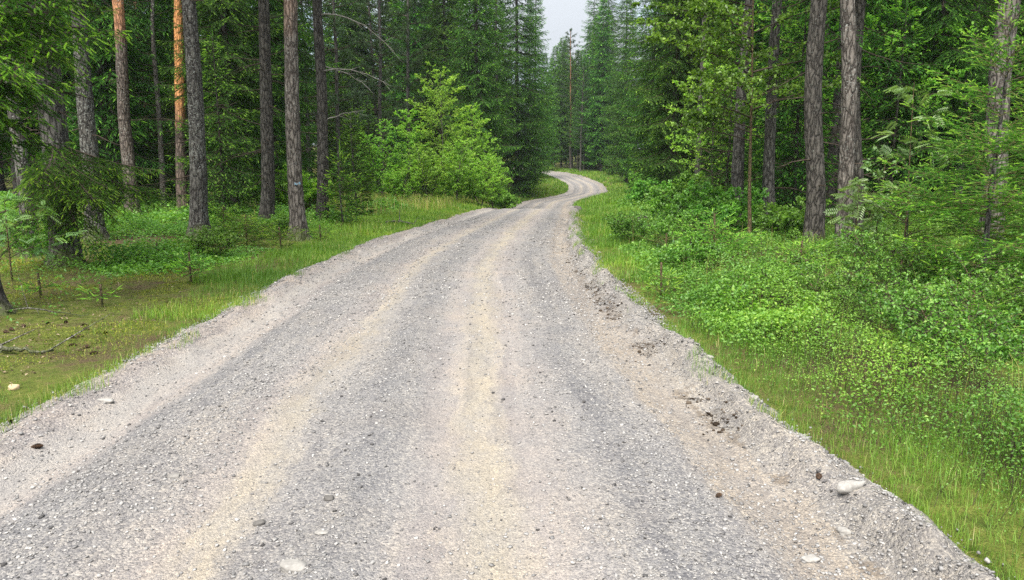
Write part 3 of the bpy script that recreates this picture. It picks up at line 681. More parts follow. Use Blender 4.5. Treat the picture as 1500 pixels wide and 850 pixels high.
t9 = near_trunk('pine', 473, 20.0, .31, 'slim dark pine with long curved bare branches, right of the blue marked pine', .65, 20, 19, 'bark_dark', dead=16, dead_range=(1.5, 6))
near_trunk('spruce', 1078, 17.2, .30, 'spruce trunk half hidden by the leafy sapling right of the road', 0, 18, 21, 'bark_spruce', hb=7, dead=30)
near_trunk('spruce', 1127, 16.2, .27, 'straight grey trunk between the leafy sapling and the stout dark spruce', -.5, 19, 22, 'bark_spruce', hb=7, dead=30)
near_trunk('spruce', 1190, 13.4, .355, 'stout dark grey spruce trunk left of the reddish pine', -.8, 20, 23, 'bark_dark', hb=7, dead=20)
near_trunk('pine', 1235, 12.4, .26, 'slim pine with pale reddish upper bark standing in front of a dark trunk', -1.4, 19, 24, 'bark_pine', dead=8, dead_len=.4)
near_trunk('spruce', 1253, 15.2, .27, 'black shaded spruce trunk just behind the slim reddish pine', -1.2, 19, 25, 'bark_dark', hb=3.6, dead=40)
near_trunk('spruce', 1213, 18.5, .30, 'dim trunk showing between the stout dark spruce and the slim pine', .2, 18, 26, 'bark_dark', hb=6, dead=30)
near_trunk('pine', 1447, 11.6, .345, 'thick brown pine trunk behind the tall young spruce on the right', -.4, 20, 27, 'bark_pine', dead=14)
near_trunk('pine', 1021, 29, .28, 'pale grey trunk seen above the leafy undergrowth right of the bend', .0, 20, 28, 'bark_spruce', dead=14)

# blue mark on the pine, and its neighbour's bare branches
def bark_patch(parent, r, z0, z1, a0, a1, mat):
    mb = MB(); A = np.linspace(a0, a1, 9); Z = np.linspace(z0, z1, 5)
    zz, aa = np.meshgrid(Z, A, indexing='ij'); rr = r*(1.04+.03*noise(aa*9, zz*30, 0, 3))
    V = np.stack([rr*np.cos(aa)+.035, rr*np.sin(aa), zz+.02*noise(aa*6, zz*20, 0, 4)], -1)
    V2 = V.copy(); V2[..., 0] = (rr-.02)*np.cos(aa)+.035; V2[..., 1] = (rr-.02)*np.sin(aa)
    mb.add(V.reshape(-1, 3), grid_faces(5, 9)); mb.add(V2.reshape(-1, 3), grid_faces(5, 9)[:, ::-1])
    return link('paint_mark', mb.mesh('paint_mark', [mat]), parent)
m, n, out = newmat('blue_paint'); nz = tex(n, 'Noise', 30, obj_vec(n), Detail=4.0)
n.links.new(bsdf(n, ramp(n, nz.outputs[0], [(.4, (.16, .15, .14)), (.5, (.14, .25, .33)), (.7, (.2, .38, .5))]), .8, .2).outputs[0], out.inputs[0]); M['blue'] = m
bark_patch(t8, .155, 1.14, 1.20, -1.7, -.9, M['blue'])
rg = np.random.default_rng(8)
for (h, L, rise, drop, yy) in ((5.35, 2.2, .05, -.62, -.2), (3.95, 1.9, .12, -.35, -.4), (4.05, 1.3, .0, -.5, .5), (2.7, .9, .25, 0, .2)):
    mb = MB(); s = np.linspace(0, 1, 10)
    P = np.stack([.1+L*s, yy*s, h+L*(rise*s+drop*s**2.2)], 1)+rg.normal(0, .015, (10, 3)); tube(mb, P, .022*(1-.8*s), 6)
    for q in range(5):
        j = rg.integers(4, 9); e = P[j]+[rg.uniform(.1, .4), rg.normal(0, .2), rg.uniform(-.35, .1)]; prisms(mb, P[j][None], e[None], .007, .002, 4)
    link('bare_branch', mb.mesh('bare_branch', [M['paletwig']], True), t9)

# ---- near spruces with boughs reaching into the picture
def bough_spruce(label, px, Y, H, r0, seed, boughs, bark_, hb_top=5.0, k=20):
    rg = np.random.default_rng(seed); loc = at(px, Y)
    t = MB(); ax = trunk_mesh(t, H, r0, .02, (0, 0), seed, 24); dead_twigs(t, ax, 1.7, 4.5, 40, seed+1, .8, 1)
    c = MB(); bs = np.array(boughs, float)
    P0 = np.stack([np.zeros(len(bs)), np.zeros(len(bs)), bs[:, 0]], 1)
    B = (P0, np.radians(bs[:, 1]), bs[:, 2], bs[:, 3], bs[:, 4], np.clip(.003+.007*bs[:, 2], .003, .03))
    conifer_boughs(c, c, B, rg, .065, .036, .062, .01, 'near', .4, .3, .8, .55, k, .36, 1, 0, .018, .0024, .16, None, .34)
    B2 = spruce_branches(H, hb_top, 2.0, rg, .6, 5, ax)
    conifer_boughs(c, c, B2, rg, .13, .05, .085, .010, 'mid', wm=1, lm=0)
    return plant([('trunk', t.mesh('bough_trunk', [M[bark_], M['twig']], True)), ('crown', c.mesh('bough_crown', [M['nearspruce'], M['twig']]))], 'spruce_tree', label, 'tree', loc)
# height, azimuth (deg, 0 = +x, -90 = towards the camera), length, slope at trunk, upturn
rr = random.Random(4)
bl = []
for k in range(40):
    h = 1.75+3.3*(k+rr.random())/40
    az = -70+rr.uniform(-70, 90); bl.append((h, az, rr.uniform(.95, 1.45)*(1.0 if h > 2.2 else .75), rr.uniform(-.45, -.15), rr.uniform(.1, .3)))
bl += [(2.55, -25, 1.75, -.22, .14), (2.8, -12, 1.7, -.12, .1), (3.25, -25, 1.8, -.2, .15), (2.4, -48, 1.5, -.3, .2), (3.1, 10, 1.65, -.2, .1), (2.65, -38, 1.7, -.25, .18), (3.5, -15, 1.75, -.15, .1)]
bough_spruce('near spruce at the left edge with bright tipped boughs hanging into view', -24, 7.7, 17, .17, 31, bl, 'bark_dark', 5.0, 40)
bl = []
for k in range(24):
    h = 3.1+2.6*(k+rr.random())/24; az = rr.uniform(-180, 180); bl.append((h, az, rr.uniform(.7, 1.0) if -70 < az < 60 else rr.uniform(1.1, 1.8), rr.uniform(-.5, -.2), rr.uniform(.1, .3)))
for k in range(10): bl.append((rr.uniform(1.35, 1.85), rr.uniform(-75, 12), rr.uniform(.9, 1.75), rr.uniform(-.6, -.35), rr.uniform(.05, .25)))
for k in range(9): bl.append((rr.uniform(.9, 1.5), rr.uniform(-130, 20), rr.uniform(.6, 1.2), rr.uniform(-.9, -.6), rr.uniform(-.1, .2)))
bough_spruce('thick trunked spruce whose drooping lower boughs almost touch the ground', 98, 10.9, 18, .2, 32, bl, 'bark_spruce', 5.6, 30)

# ---- young spruces
def young(label, px, Y, H, R, seed, k=22, whorl=.3, nper=6, leaf_='youngspruce', hb=.12, tip=.32, lod='near', group=None, name='young_spruce', **kw):
    a = dict(ang=(.95, .1, .14), body=.36, droop=.02, sag=.06, vz=.26, l2k=.55, l2max=.6, tipf=tip, k=k); a.update(kw)
    p = make_spruce(name, H, hb, R, max(.008, H*.011), seed, lod, whorl, nper, 'bark_sapling' if H < 1 else 'bark_spruce', leaf_, **a)
    return plant(p, name, label, 'young spruce' if H > 1 else 'spruce seedling', at(px, Y), RND.uniform(0, 6), group)
young('tall bright green young spruce with a long bare leader shoot right of the road', 1437, 8.5, 3.25, 1.35, 41, 22, .27, 6, sec_sp=.075, sho_sp=.04, sho_len=.068, nw=.0027, nl=.018)
young('young spruce cut off by the right edge, behind the tall bright green one', 1512, 9.6, 2.7, 1.3, 42, 18, .28, 6)
young('knee high young spruce by the foot of the slim leafy sapling', 1045, 11.2, .78, .62, 43, 22, .14, 6, whorl_=0) if False else young('bushy waist high young spruce below the slim leafy sapling', 1045, 11.2, .8, .65, 43, 22, .13, 6)
young('low spruce between the slim pine and the tall bright young spruce', 1325, 10.5, 1.25, .8, 44, 20, .2, 6)
young('dark young spruce standing right beside the slim dark pine', 502, 19.6, 1.95, .66, 45, 16, .22, 6, 'youngspruce', .05, .14, 'mid', sec_sp=.11, sho_sp=.05, sho_len=.1, sho_w=.018)
young('taller young spruce behind the dark one next to the slim dark pine', 522, 23.5, 3.3, .85, 46, 12, .24, 7, 'spruce', .1, .12, 'mid', sec_sp=.1, sho_sp=.06, sho_len=.11, sho_w=.02)
young('bright bushy spruce seedling between the stout grey trunk and the road', 362, 14.2, .62, .6, 47, 18, .1, 7, nw=.0025)
young('small round spruce seedling on the moss below the stout grey trunk', 280, 9.6, .42, .26, 48, 22, .07, 6)
young('tiny spruce seedling on brown moss at the foot of the drooping boughs', 150, 8.0, .26, .3, 49, 20, .06, 6)
young('spruce seedling at the road edge right beside the gravel ridge', 968, 8.6, .42, .27, 50, 22, .09, 5)
young('low dark spruce seedling in front of the dark hollow in the bilberries', 975, 11.9, .45, .5, 51, 18, .1, 6, 'spruce')
young('flat spruce seedling in the bilberries left of the stout dark spruce', 1080, 12.2, .4, .4, 52, 18, .1, 6)

for px, Y, H, R, sd_, lab in ((60, 8.6, .3, .3, 53, 'small spruce seedling behind the grey branch at the left edge'), (412, 13.2, .45, .4, 54, 'spruce seedling in the grass right below the blue marked pine'), (330, 16.5, .7, .55, 55, 'spruce seedling right beside the foot of the stout grey trunk'),
                         (232, 11.5, .35, .3, 56, 'spruce seedling on the moss right of the drooping boughs'), (470, 14.6, .4, .35, 57, 'low spruce seedling near the road below the slim dark pine'), (1420, 6.6, .5, .45, 58, 'low spruce seedling among the bilberries at the right edge'), (1170, 9.6, .55, .45, 59, 'spruce seedling among the bilberries below the slim reddish pine')):
    young(lab, px, Y, H, R, sd_, 20, .09, 6, nw=.0022)
# ---- broadleaf saplings and bushes
plant(make_decid('sapling', 6.2, 1.9, 1.9, .043, 61, 'leaf', nbr=50, up=.35, leaf=.075, lw=.85, per=11, prof='tall', lean=(-.25, 0), sidebias=pi, flat=.25), 'deciduous_tree',
      'slim yellow barked sapling with broad leaves spreading over the verge', 'tree', at(1098, 14.6))
plant(make_decid('rowan', 2.6, .5, .5, .014, 62, 'paleleaf', nbr=15, up=.8, leaf=.2, per=3, compound=True, prof='tall', sec_sp=.3), 'rowan_sapling',
      'slender rowan sapling rising above the bushes left of the tall young spruce', 'sapling', at(1318, 9.8))
plant(make_decid('rowan', 1.25, .35, .5, .012, 63, 'paleleaf', nbr=13, up=.7, leaf=.19, per=3, compound=True, prof='bush', sec_sp=.3), 'rowan_sapling',
      'short pale rowan sapling at the foot of the slim reddish pine', 'sapling', at(1250, 10.6))
plant(make_decid('sallow', 1.7, .3, .5, .014, 64, 'paleleaf', nbr=18, up=.9, leaf=.07, lw=.6, per=5, prof='bush'), 'sallow_bush',
      'pale leafed bush between the slim pine and the slender rowan', 'bush', at(1278, 10.9))
plant(make_decid('rowan', 1.1, .3, .7, .012, 65, 'paleleaf', nbr=12, up=.5, leaf=.17, per=3, compound=True, prof='bush', sec_sp=.3), 'rowan_sapling',
      'pale rowan sapling beside the lichen covered trunk at the left edge', 'sapling', at(18, 9.6))
for i, (px, Y, H, R, lab) in enumerate((
        (1015, 16.0, 1.05, 1.0, 'broad leafed bush right of the road before the leafy sapling'), (1050, 15.6, 1.1, 1.0, 'low leafy bush behind the waist high young spruce'),
        (945, 47, 1.8, 1.1, 'round green bush on the inside of the far bend'), (955, 30, 1.1, .9, 'leafy bush at the foot of the big roadside spruce'),
        (1000, 24, 1.4, 1.1, 'green bush between the roadside spruce and the broad leafed bush'), (1150, 14.6, .8, .7, 'low leafy bush left of the stout dark spruce'))):
    plant(make_decid('bush', H, .1, R, .016, 70+i, 'leaf', nbr=26, up=.6, leaf=.075 if Y < 20 else .11, lw=.75, per=8, prof='bush', stems=3, flat=.3), 'leafy_bush', lab, 'bush', at(px, Y))
for px, Y, H, lab in ((1172, 21, 6.5, 'sunlit green broadleaf tree deep behind the stout dark spruce'), (1285, 19, 6.0, 'yellow green broadleaf tree glimpsed right of the black shaded trunk'), (1040, 27, 6.0, 'broadleaf tree with light foliage behind the half hidden spruce trunk')):
    plant(make_decid('broadleaf', H, 1.2, 1.9, .05, int(px), 'birch', 'bark_dark', 44, .5, .08, .75, 10, .2, 'tall', flat=.3), 'deciduous_tree', lab, 'tree', at(px, Y))
for i, (px, Y, H, R, lf, lab) in enumerate(((1225, 7.4, .55, .45, 'bilberry', 'knee high leafy shrub in the bilberries midway to the slim reddish pine'), (1330, 6.3, .6, .5, 'bilberry', 'leafy shrub in the bilberries below the tall bright young spruce'), (1150, 8.3, .5, .4, 'bilberry', 'light green shrub in the bilberries right of the leafless sapling'),
        (1010, 10.2, .55, .4, 'leaf', 'small leafy shrub at the edge of the right verge grass'), (1405, 5.2, .5, .45, 'bilberry', 'bushy leafy shrub near the right edge of the photo'), (1290, 8.8, .7, .55, 'bilberry', 'leafy shrub just in front of the slender rowan'), (930, 14.5, .6, .6, 'leaf', 'small leafy shrub beside the road before the old stump'), (990, 13.2, .7, .6, 'leaf', 'leafy shrub behind the dark hollow in the bilberries'),
        (1475, 6.9, .7, .6, 'bilberry', 'leafy shrub cut by the right edge under the young spruces'), (405, 15.8, .5, .5, 'leaf', 'small leafy shrub left of the blue marked pine'), (310, 12.2, .4, .4, 'leaf', 'small leafy shrub before the stout grey trunk'), (70, 11.0, .6, .5, 'leaf', 'leafy shrub between the lichen covered trunk and the drooping boughs'))):
    plant(make_decid('shrub', H, .05, R, .007, 300+i, lf, 'bark_sapling', 16, .9, .035 if Y < 9 else .045, .6, 8, .07, 'bush', stems=3, flat=.35), 'leafy_shrub', lab, 'shrub', at(px, Y))
# birches left of the bend
bir = [(648, 37, 6.5, 2.3, 'tallest bright birch of the thicket left of the road'), (600, 36.5, 4.6, 1.3, 'birch left of the tallest one in the thicket'), (692, 38, 5.0, 1.6, 'birch right of the tallest one in the thicket'),
       (560, 35, 3.9, 1.0, 'loose pale birch at the left end of the thicket'), (722, 38.5, 3.4, 1.2, 'low birch at the right end of the thicket'), (535, 37, 3.7, .9, 'thin birch leaning out at the far left of the thicket'),
       (628, 34, 2.7, 1.2, 'low birch in front of the tallest one in the thicket'), (668, 34.5, 3.1, 1.2, 'yellowish low birch in the middle front of the thicket'), (585, 33, 2.0, .8, 'low birch bush at the left front of the thicket'), (705, 35.5, 2.4, 1.1, 'low birch bush at the right front of the thicket')]
for i, (px, Y, H, R, lab) in enumerate(bir):
    plant(make_decid('birch', H, .25, R, .035, 80+i, 'birch', 'bark_dead', 70 if H > 4 else 44, 1.0, .056, .8, 16, .12, 'round', stems=1 if H > 4 else 2), 'birch_tree', lab, 'birch', at(px, Y), 0, 'birches in the bright thicket')
for px, Y, H, R, lab in ((764, 64, 2.4, 1.3, 'dark green bush under the great dark spruce by the bend'), (738, 44, 1.7, .9, 'dark bush between the birches and the great dark spruce'), (450, 27, 1.5, .9, 'bright bush seen between the blue marked pine and the slim dark pine'),
                         (225, 27, 1.5, 1.0, 'small leafy bush at the foot of the red and grey pine'), (408, 26, 1.3, 1.0, 'bright bush just left of the blue marked pine')):
    plant(make_decid('bush', H, .1, R, .02, int(px), 'leaf' if px > 700 or px < 300 else 'birch', nbr=26, up=.6, leaf=.11, lw=.75, per=8, prof='bush', stems=3), 'leafy_bush', lab, 'bush', at(px, Y))

# ---- the forest
EDGE = [make_spruce('edge_spruce', 21, .7, 2.7, .19, 101, 'mid', .42, 7, 'bark_dark', dead=10, sec_sp=.15, sho_sp=.06, sho_len=.165, sho_w=.019, tipf=.1, droop=.5),
        make_spruce('edge_spruce', 18, 1.2, 2.4, .17, 102, 'mid', .40, 7, 'bark_dark', dead=14, sec_sp=.15, sho_sp=.06, sho_len=.165, sho_w=.019, tipf=.1, droop=.5),
        make_spruce('edge_spruce', 24, .5, 3.0, .22, 103, 'mid', .44, 7, 'bark_dark', dead=10, sec_sp=.16, sho_sp=.062, sho_len=.17, sho_w=.02, tipf=.1, droop=.5)]
TALL = [make_spruce('tall_spruce', 22, 4.5, 2.3, .17, 111, 'mid', .48, 6, 'bark_spruce', dead=60, sec_sp=.2, sho_sp=.085, sho_len=.2, sho_w=.024, tipf=.08, droop=.5),
        make_spruce('tall_spruce', 20, 6.0, 2.0, .15, 112, 'mid', .48, 6, 'bark_spruce', dead=70, sec_sp=.2, sho_sp=.085, sho_len=.2, sho_w=.024, tipf=.08, droop=.5)]
UNDER = [make_spruce('under_spruce', 6.5, .4, 1.6, .06, 121, 'mid', .32, 7, 'bark_dark', dead=4, sec_sp=.15, sho_sp=.09, sho_len=.15, sho_w=.021),
         make_spruce('under_spruce', 4.2, .3, 1.3, .05, 122, 'mid', .28, 7, 'bark_dark', dead=4, sec_sp=.14, sho_sp=.085, sho_len=.14, sho_w=.02)]
FAR = [make_spruce('far_spruce', 23, 2.0, 2.7, .19, 131, 'far', .5, 7, 'bark_spruce', dead=20), make_spruce('far_spruce', 20, 4.5, 2.3, .17, 132, 'far', .5, 7, 'bark_spruce', dead=30)]
PINES = [make_pine('forest_pine', 20, 9, 2.3, .16, 141, 'bark_pine', (.3, .2), 'mid', 14), make_pine('forest_pine', 17, 4.5, 2.6, .15, 142, 'bark_spruce', (-.3, 0), 'mid', 20, 44)]
SPR = []
def forest(parts, name, px, Y, label, group=None, sc=1.0):
    p = at(px, Y); SPR.append((p[0], p[1])); return plant(parts, name, label, 'tree', p, RND.uniform(0, 6.28), group, sc)
for parts, px, Y, sc, lab in (
        (EDGE[2], 757, 62, 1.1, 'great dark spruce by the far bend, branches to the ground'), (EDGE[0], 700, 46, .95, 'large spruce behind the tallest birch'),
        (EDGE[0], 655, 52, 1.05, 'spruce rising behind the birches left of the great dark spruce'), (EDGE[1], 775, 69, .95, 'spruce just left of the far road past the great dark one'),
        (TALL[0], 728, 56, 1.0, 'bare trunked spruce showing between the two big spruces'),
        (EDGE[0], 984, 32, .9, 'big roadside spruce with a bare dark lower trunk right of the bend'), (EDGE[2], 950, 60, 1.0, 'tall pale green spruce behind the roadside spruce right of the bend'),
        (EDGE[1], 917, 82, 1.1, 'slender spruce in the row right of the far road'), (EDGE[0], 886, 107, 1.38, 'spruce at the road end of the row right of the bend'),
        (EDGE[0], 912, 96, 1.3, 'tall spruce right of the far bend with its top out of the picture'), (EDGE[1], 783, 90, 1.3, 'tall spruce rising left of the far bend'), (EDGE[2], 866, 116, 1.22, 'dense spruce closing the road where it turns out of sight'), (EDGE[1], 1005, 42, 1.0, 'dense spruce behind the pale grey trunk'),
        (EDGE[1], 345, 24, .8, 'dark bushy spruce filling the gap left of the dark brown trunk'), (UNDER[0], 330, 20, .75, 'low dark spruce between the stout grey trunk and the dark brown one'),
        (EDGE[0], 405, 29, .9, 'dark spruce behind the blue marked pine'), (EDGE[1], 128, 31, .9, 'dark spruce behind the thick lichen spotted trunk'),
        (UNDER[0], 1160, 17.5, .9, 'understory spruce between the grey trunk and the stout dark spruce'), (UNDER[1], 1060, 19, .9, 'small spruce behind the broad leafed bush'),
        (UNDER[0], 1300, 18, .8, 'shaded spruce behind the slender rowan'),
        (UNDER[0], 1130, 22, 1.0, 'green spruce behind the straight grey trunk'), (EDGE[1], 1350, 19, .8, 'drooping dark spruce hanging over the right side of the forest')):
    forest(parts, 'spruce_tree', px, Y, lab, None, sc)
forest(PINES[1], 'pine_tree', 560, 44, 'grey green pine with a wide soft crown behind the birches', None, .95)
forest(PINES[1], 'pine_tree', 600, 50, 'grey green pine right of the soft crowned one behind the birches', None, 1.05)
forest(PINES[1], 'pine_tree', 500, 36, 'open crowned pine behind the slim dark pine', None, .8)
for px, Y, sc, k, lab in ((836, 112, 1.0, 0, 'tall thin pine standing against the sky above the far road'), (850, 104, .85, 1, 'slender pale trunked pine beyond the far bend')):
    forest(PINES[k], 'pine_tree', px, Y, lab, None, sc)

rg = np.random.default_rng(77)
def clear(x, y, dmin):
    return all((x-a)**2+(y-b)**2 > dmin*dmin for a, b in SPR)
def scatter(nmax, y0, y1, side, off0, off1, kinds, dmin, name, label, group):
    c = 0
    for k in range(nmax*14):
        if c >= nmax: break
        y = y0+(y1-y0)*math.sqrt(rg.random()); d = off0+(off1-off0)*rg.random()
        x = float(road_c(y))+side*(float(road_hw(y))+d)
        if abs(x) > .78*y+3 or not clear(x, y, dmin): continue
        # keep the view along the far road open
        f = y*cos(PITCH); px = 750+FPX*x/f
        if 790 < px < 905 and y < 100: continue
        SPR.append((x, y)); c += 1
        parts = kinds[rg.integers(len(kinds))]
        plant(parts, name, label, 'tree', (x, y, float(terrain(x, y))), rg.uniform(0, 6.28), group, rg.uniform(.82, 1.12))
scatter(17, 22, 42, -1, 7, 26, [TALL[0], TALL[1], EDGE[1]], 2.6, 'spruce_tree', 'dark spruce standing among the shaded trunks in the forest left of the road', 'spruces among the left trunks')
scatter(26, 16, 42, 1, 6.5, 24, [TALL[0], TALL[1], EDGE[1], EDGE[0]], 2.6, 'spruce_tree', 'spruce standing among the shaded trunks in the forest right of the road', 'spruces among the right trunks')
scatter(13, 26, 50, -1, 6, 24, UNDER, 1.8, 'spruce_tree', 'small understory spruce in the shade of the forest left of the road', 'understory spruces left of the road')
scatter(20, 17, 45, 1, 5, 20, UNDER, 1.8, 'spruce_tree', 'small understory spruce in the shade of the forest right of the road', 'understory spruces right of the road')
scatter(20, 22, 48, -1, 7, 25, PINES, 2.4, 'pine_tree', 'pine among the shaded trunks in the forest left of the road', 'pines among the left trunks')
scatter(6, 22, 46, 1, 7, 22, PINES, 2.4, 'pine_tree', 'pine among the shaded trunks in the forest right of the road', 'pines among the right trunks')
scatter(46, 42, 78, -1, 5, 55, FAR, 2.6, 'spruce_tree', 'spruce deep in the forest left of the road', 'spruces deep in the left forest')
scatter(40, 42, 80, 1, 5, 45, FAR, 2.6, 'spruce_tree', 'spruce deep in the forest right of the road', 'spruces deep in the right forest')
c0 = 0
for px, y, sc in ((803, 109, .6), (812, 122, .95), (822, 116, .85), (829, 133, .95), (838, 122, .84), (846, 112, .85), (855, 108, .8), (862, 120, .95), (871, 110, .95), (818, 142, .95), (843, 145, .9), (834, 128, .9), (808, 150, 1.0), (826, 160, 1.05), (852, 155, 1.1), (797, 126, .9), (880, 102, 1.0), (888, 114, 1.0)):
    p = at(px, y); SPR.append((p[0], p[1])); plant(FAR[rg.integers(2)], 'spruce_tree', 'far spruce in the woods that close the view beyond the bend', 'tree', p, rg.uniform(0, 6.28), 'far spruces beyond the bend', sc)
for k in range(900):                       # the woods that close the view beyond the bend
    y = rg.uniform(100, 150); x = rg.uniform(-40, 55)
    if abs(x-float(road_c(y))) < 5 or not clear(x, y, 2.8): continue
    px = 750+FPX*x/y
    if 795 < px < 875: continue
    SPR.append((x, y)); c0 += 1
    plant(FAR[rg.integers(2)], 'spruce_tree', 'far spruce in the woods that close the view beyond the bend', 'tree', (x, y, float(terrain(x, y))), rg.uniform(0, 6.28), 'far spruces beyond the bend', rg.uniform(.75, 1.0))
    if c0 >= 46: break

# ------------------------------------------------------------------ ground cover (stuff)
def blades(mb, x, y, h, wd, rg, tint, lean=.5):
    n = len(x); z = terrain(x, y)-.02; az = rg.uniform(0, 6.28, n); d = np.stack([np.cos(az), np.sin(az), np.zeros(n)], 1)
    s = np.stack([-np.sin(az), np.cos(az), np.zeros(n)], 1); ln = np.abs(rg.normal(0, lean, n))
    P = np.stack([x, y, z], 1); wd = np.broadcast_to(wd, (n,))[:, None]; h = h[:, None]
    m = P+d*h*ln[:, None]*.25+[0, 0, .6]*h; t = P+d*h*ln[:, None]+[0, 0, 1]*h*(1-.25*np.minimum(ln, 1.5))[:, None]
    V = np.stack([P-s*wd*.5, P+s*wd*.5, m+s*wd*.4, m-s*wd*.4, t], 1); k = np.arange(n)[:, None]*5
    mb.add(V, k+np.array([[0, 1, 2, 3]]), k+np.array([[3, 2, 4]]), 0, tint)
def strip(y0, y1, side, o0, o1, dens, rg, fall=1.0):
    nn = int((y1-y0)*(o1-o0)*dens); y = rg.uniform(y0, y1, nn); d = o0+(o1-o0)*rg.random(nn)**fall
    x = road_c(y)+side*(road_hw(y)+edge_wobble(y, side)+d); return x, y, d
def grass_tint(x, y, rg, dry=.06):
    t = np.clip(rg.normal(.45, .17, len(x))+.25*noise(x*.9, y*.9, 0, 50), 0, .82)
    return np.where(rg.random(len(x)) < dry*(1+1.2*noise(x*.7, y*.7, 0, 51)), rg.uniform(.86, 1, len(x)), t)
rg = np.random.default_rng(90)
mb = MB()
for y0, y1, o1, dens, h, wd in ((2.5, 5, 1.0, 500, .10, .0035), (5, 7.3, 1.0, 1000, .09, .0036), (7.3, 9.5, .8, 3200, .12, .0042), (9.5, 16, 1.1, 2600, .16, .006), (16, 30, 2.6, 700, .20, .011), (30, 60, 6, 170, .30, .026), (60, 125, 4, 60, .3, .05)):
    x, y, d = strip(y0, y1, -1, -.06, o1, dens, rg, 1.4)
    k = rg.random(len(x)) < np.clip(.45+.8*noise(x*1.1, y*1.1, 0, 52)+(y > 7.3)*.45, .03, 1); x, y, d = x[k], y[k], d[k]
    blades(mb, x, y, h*rg.uniform(.4, 1.3, len(x))*(.6+.4*np.clip(d*2, 0, 1)), wd, rg, grass_tint(x, y, rg), .55)
for y0, y1, dens, h, wd in ((4, 9, 120, .07, .003), (9, 18, 100, .11, .006), (18, 34, 60, .17, .013)):      # sparse tufts under the left trees
    x, y, d = strip(y0, y1, -1, 1.0, 9, dens, rg)
    k = rg.random(len(x)) < np.clip(noise(x*.8, y*.8, 0, 53)*1.6+.25, 0.02, 1); x, y = x[k], y[k]
    blades(mb, x, y, h*rg.uniform(.4, 1.4, len(x)), wd, rg, grass_tint(x, y, rg, .12), .7)
x, y, d = strip(27, 45, -1, .8, 8, 60, rg); blades(mb, x, y, rg.uniform(.35, .75, len(x)), .014, rg, np.where(rg.random(len(x)) < .5, rg.uniform(.86, 1, len(x)), .6), .35)
tag(link('verge_grass', mb.mesh('verge_grass', [M['grass']])), 'bright green grass along the left edge of the gravel road', 'grass', kind='stuff')
mb = MB()
for y0, y1, o0, o1, dens, h, wd in ((2.0, 5, -.12, 2.4, 5600, .10, .0024), (5, 9, -.1, 1.1, 3200, .12, .0036), (9, 16, -.03, 1.3, 1500, .18, .006), (16, 32, -.05, 2.6, 650, .22, .011), (32, 60, 0, 5, 160, .28, .026), (60, 125, 0, 5, 60, .3, .05)):
    x, y, d = strip(y0, y1, 1, o0, o1, dens, rg, 1.15)
    k = rg.random(len(x)) < np.clip(np.where(y < 9, .38, .65)+.9*noise(x*1.3, y*1.3, 0, 54), .06, 1)*np.clip((d+.14)*3, .1, 1); x, y, d = x[k], y[k], d[k]
    blades(mb, x, y, h*rg.uniform(.4, 1.4, len(x))*(.5+.5*np.clip(d*2, 0, 1)), wd, rg, grass_tint(x, y, rg, .04), .6)
tag(link('verge_grass', mb.mesh('verge_grass', [M['grass']])), 'long green grass along the right edge of the gravel road', 'grass', kind='stuff')

mb = MB(); nn = 90000; y = 4+8*rg.random(nn)**1.3; x = road_c(y)-road_hw(y)-.25-6.5*rg.random(nn); cush = fbm(x*1.6, y*1.6, 0, 3, 58)
k = (cush > -.05) & (np.abs(x) < .75*y+.5); x, y, cush = x[k], y[k], cush[k]; hz = .05*np.clip(cush+.05, 0, .8)
P = np.stack([x, y, terrain(x, y)+hz*rg.uniform(.3, 1, len(x))], 1); dd = rg.normal(0, .6, P.shape)+[0, 0, .8]
shoots(mb, P, dd, .018*(.5+y/10)*rg.uniform(.6, 1.3, len(x)), .0028*(.5+y/10), rg, 0, np.clip(.5+.35*noise(x*2.3, y*2.3, 0, 59)+rg.normal(0, .15, len(x)), 0, 1), False)
M['moss'] = foliage('moss_sprigs', [(0, (.08, .10, .018)), (.5, (.19, .215, .034)), (1, (.32, .34, .06))], .2, .7, .1, 0, 1.2)
tag(link('moss_cushions', mb.mesh('moss_cushions', [M['moss']])), 'yellow green moss cushions on the forest floor left of the road', 'moss', kind='stuff')
mb = MB(); nn = 26000; y = 2.2+24*rg.random(nn)**1.4; side = np.where(rg.random(nn) < .5, -1., 1.); off = rg.uniform(-.30, .12, nn)
k = (noise(y*1.9, side*4, off*3, 56)+.5*noise(y*6, side*4, off*8, 57)-np.clip(-off, 0, 1)*2.2 > -.12); y, side, off = y[k], side[k], off[k]
x = road_c(y)+side*(road_hw(y)+edge_wobble(y, side)+off); dz = np.where(off < .1, np.maximum(road_surface(x, y)-terrain(x, y)-.3*sst(0, .32, off), 0), 0)
n0 = len(mb.v); blades(mb, x, y, (.05+.06*rg.random(len(x)))*(1+.03*y), .0025*(.6+.09*y), rg, grass_tint(x, y, rg, .12), .7)
mb.v[n0] = (mb.v[n0].reshape(-1, 5, 3)+np.stack([dz*0, dz*0, dz], 1)[:, None].astype(np.float32)).reshape(-1, 3)
tag(link('edge_grass', mb.mesh('edge_grass', [M['grass']])), 'thin grass tufts growing into the gravel at both road edges', 'grass', kind='stuff')
mb = MB(); nn = 2600; y = 3+18*rg.random(nn)**1.2; x = road_c(y)+road_hw(y)+.8+8*rg.random(nn)**1.2; k = np.abs(x) < .75*y+.6; x, y = x[k], y[k]
blades(mb, x, y, rg.uniform(.25, .62, len(x)), .0022*(.6+.07*y), rg, np.where(rg.random(len(x)) < .6, rg.uniform(.84, 1, len(x)), .6), .35)
tag(link('dry_stems', mb.mesh('dry_stems', [M['grass']])), 'thin dry stems rising from the bilberry cover right of the road', 'dry grass', kind='stuff')
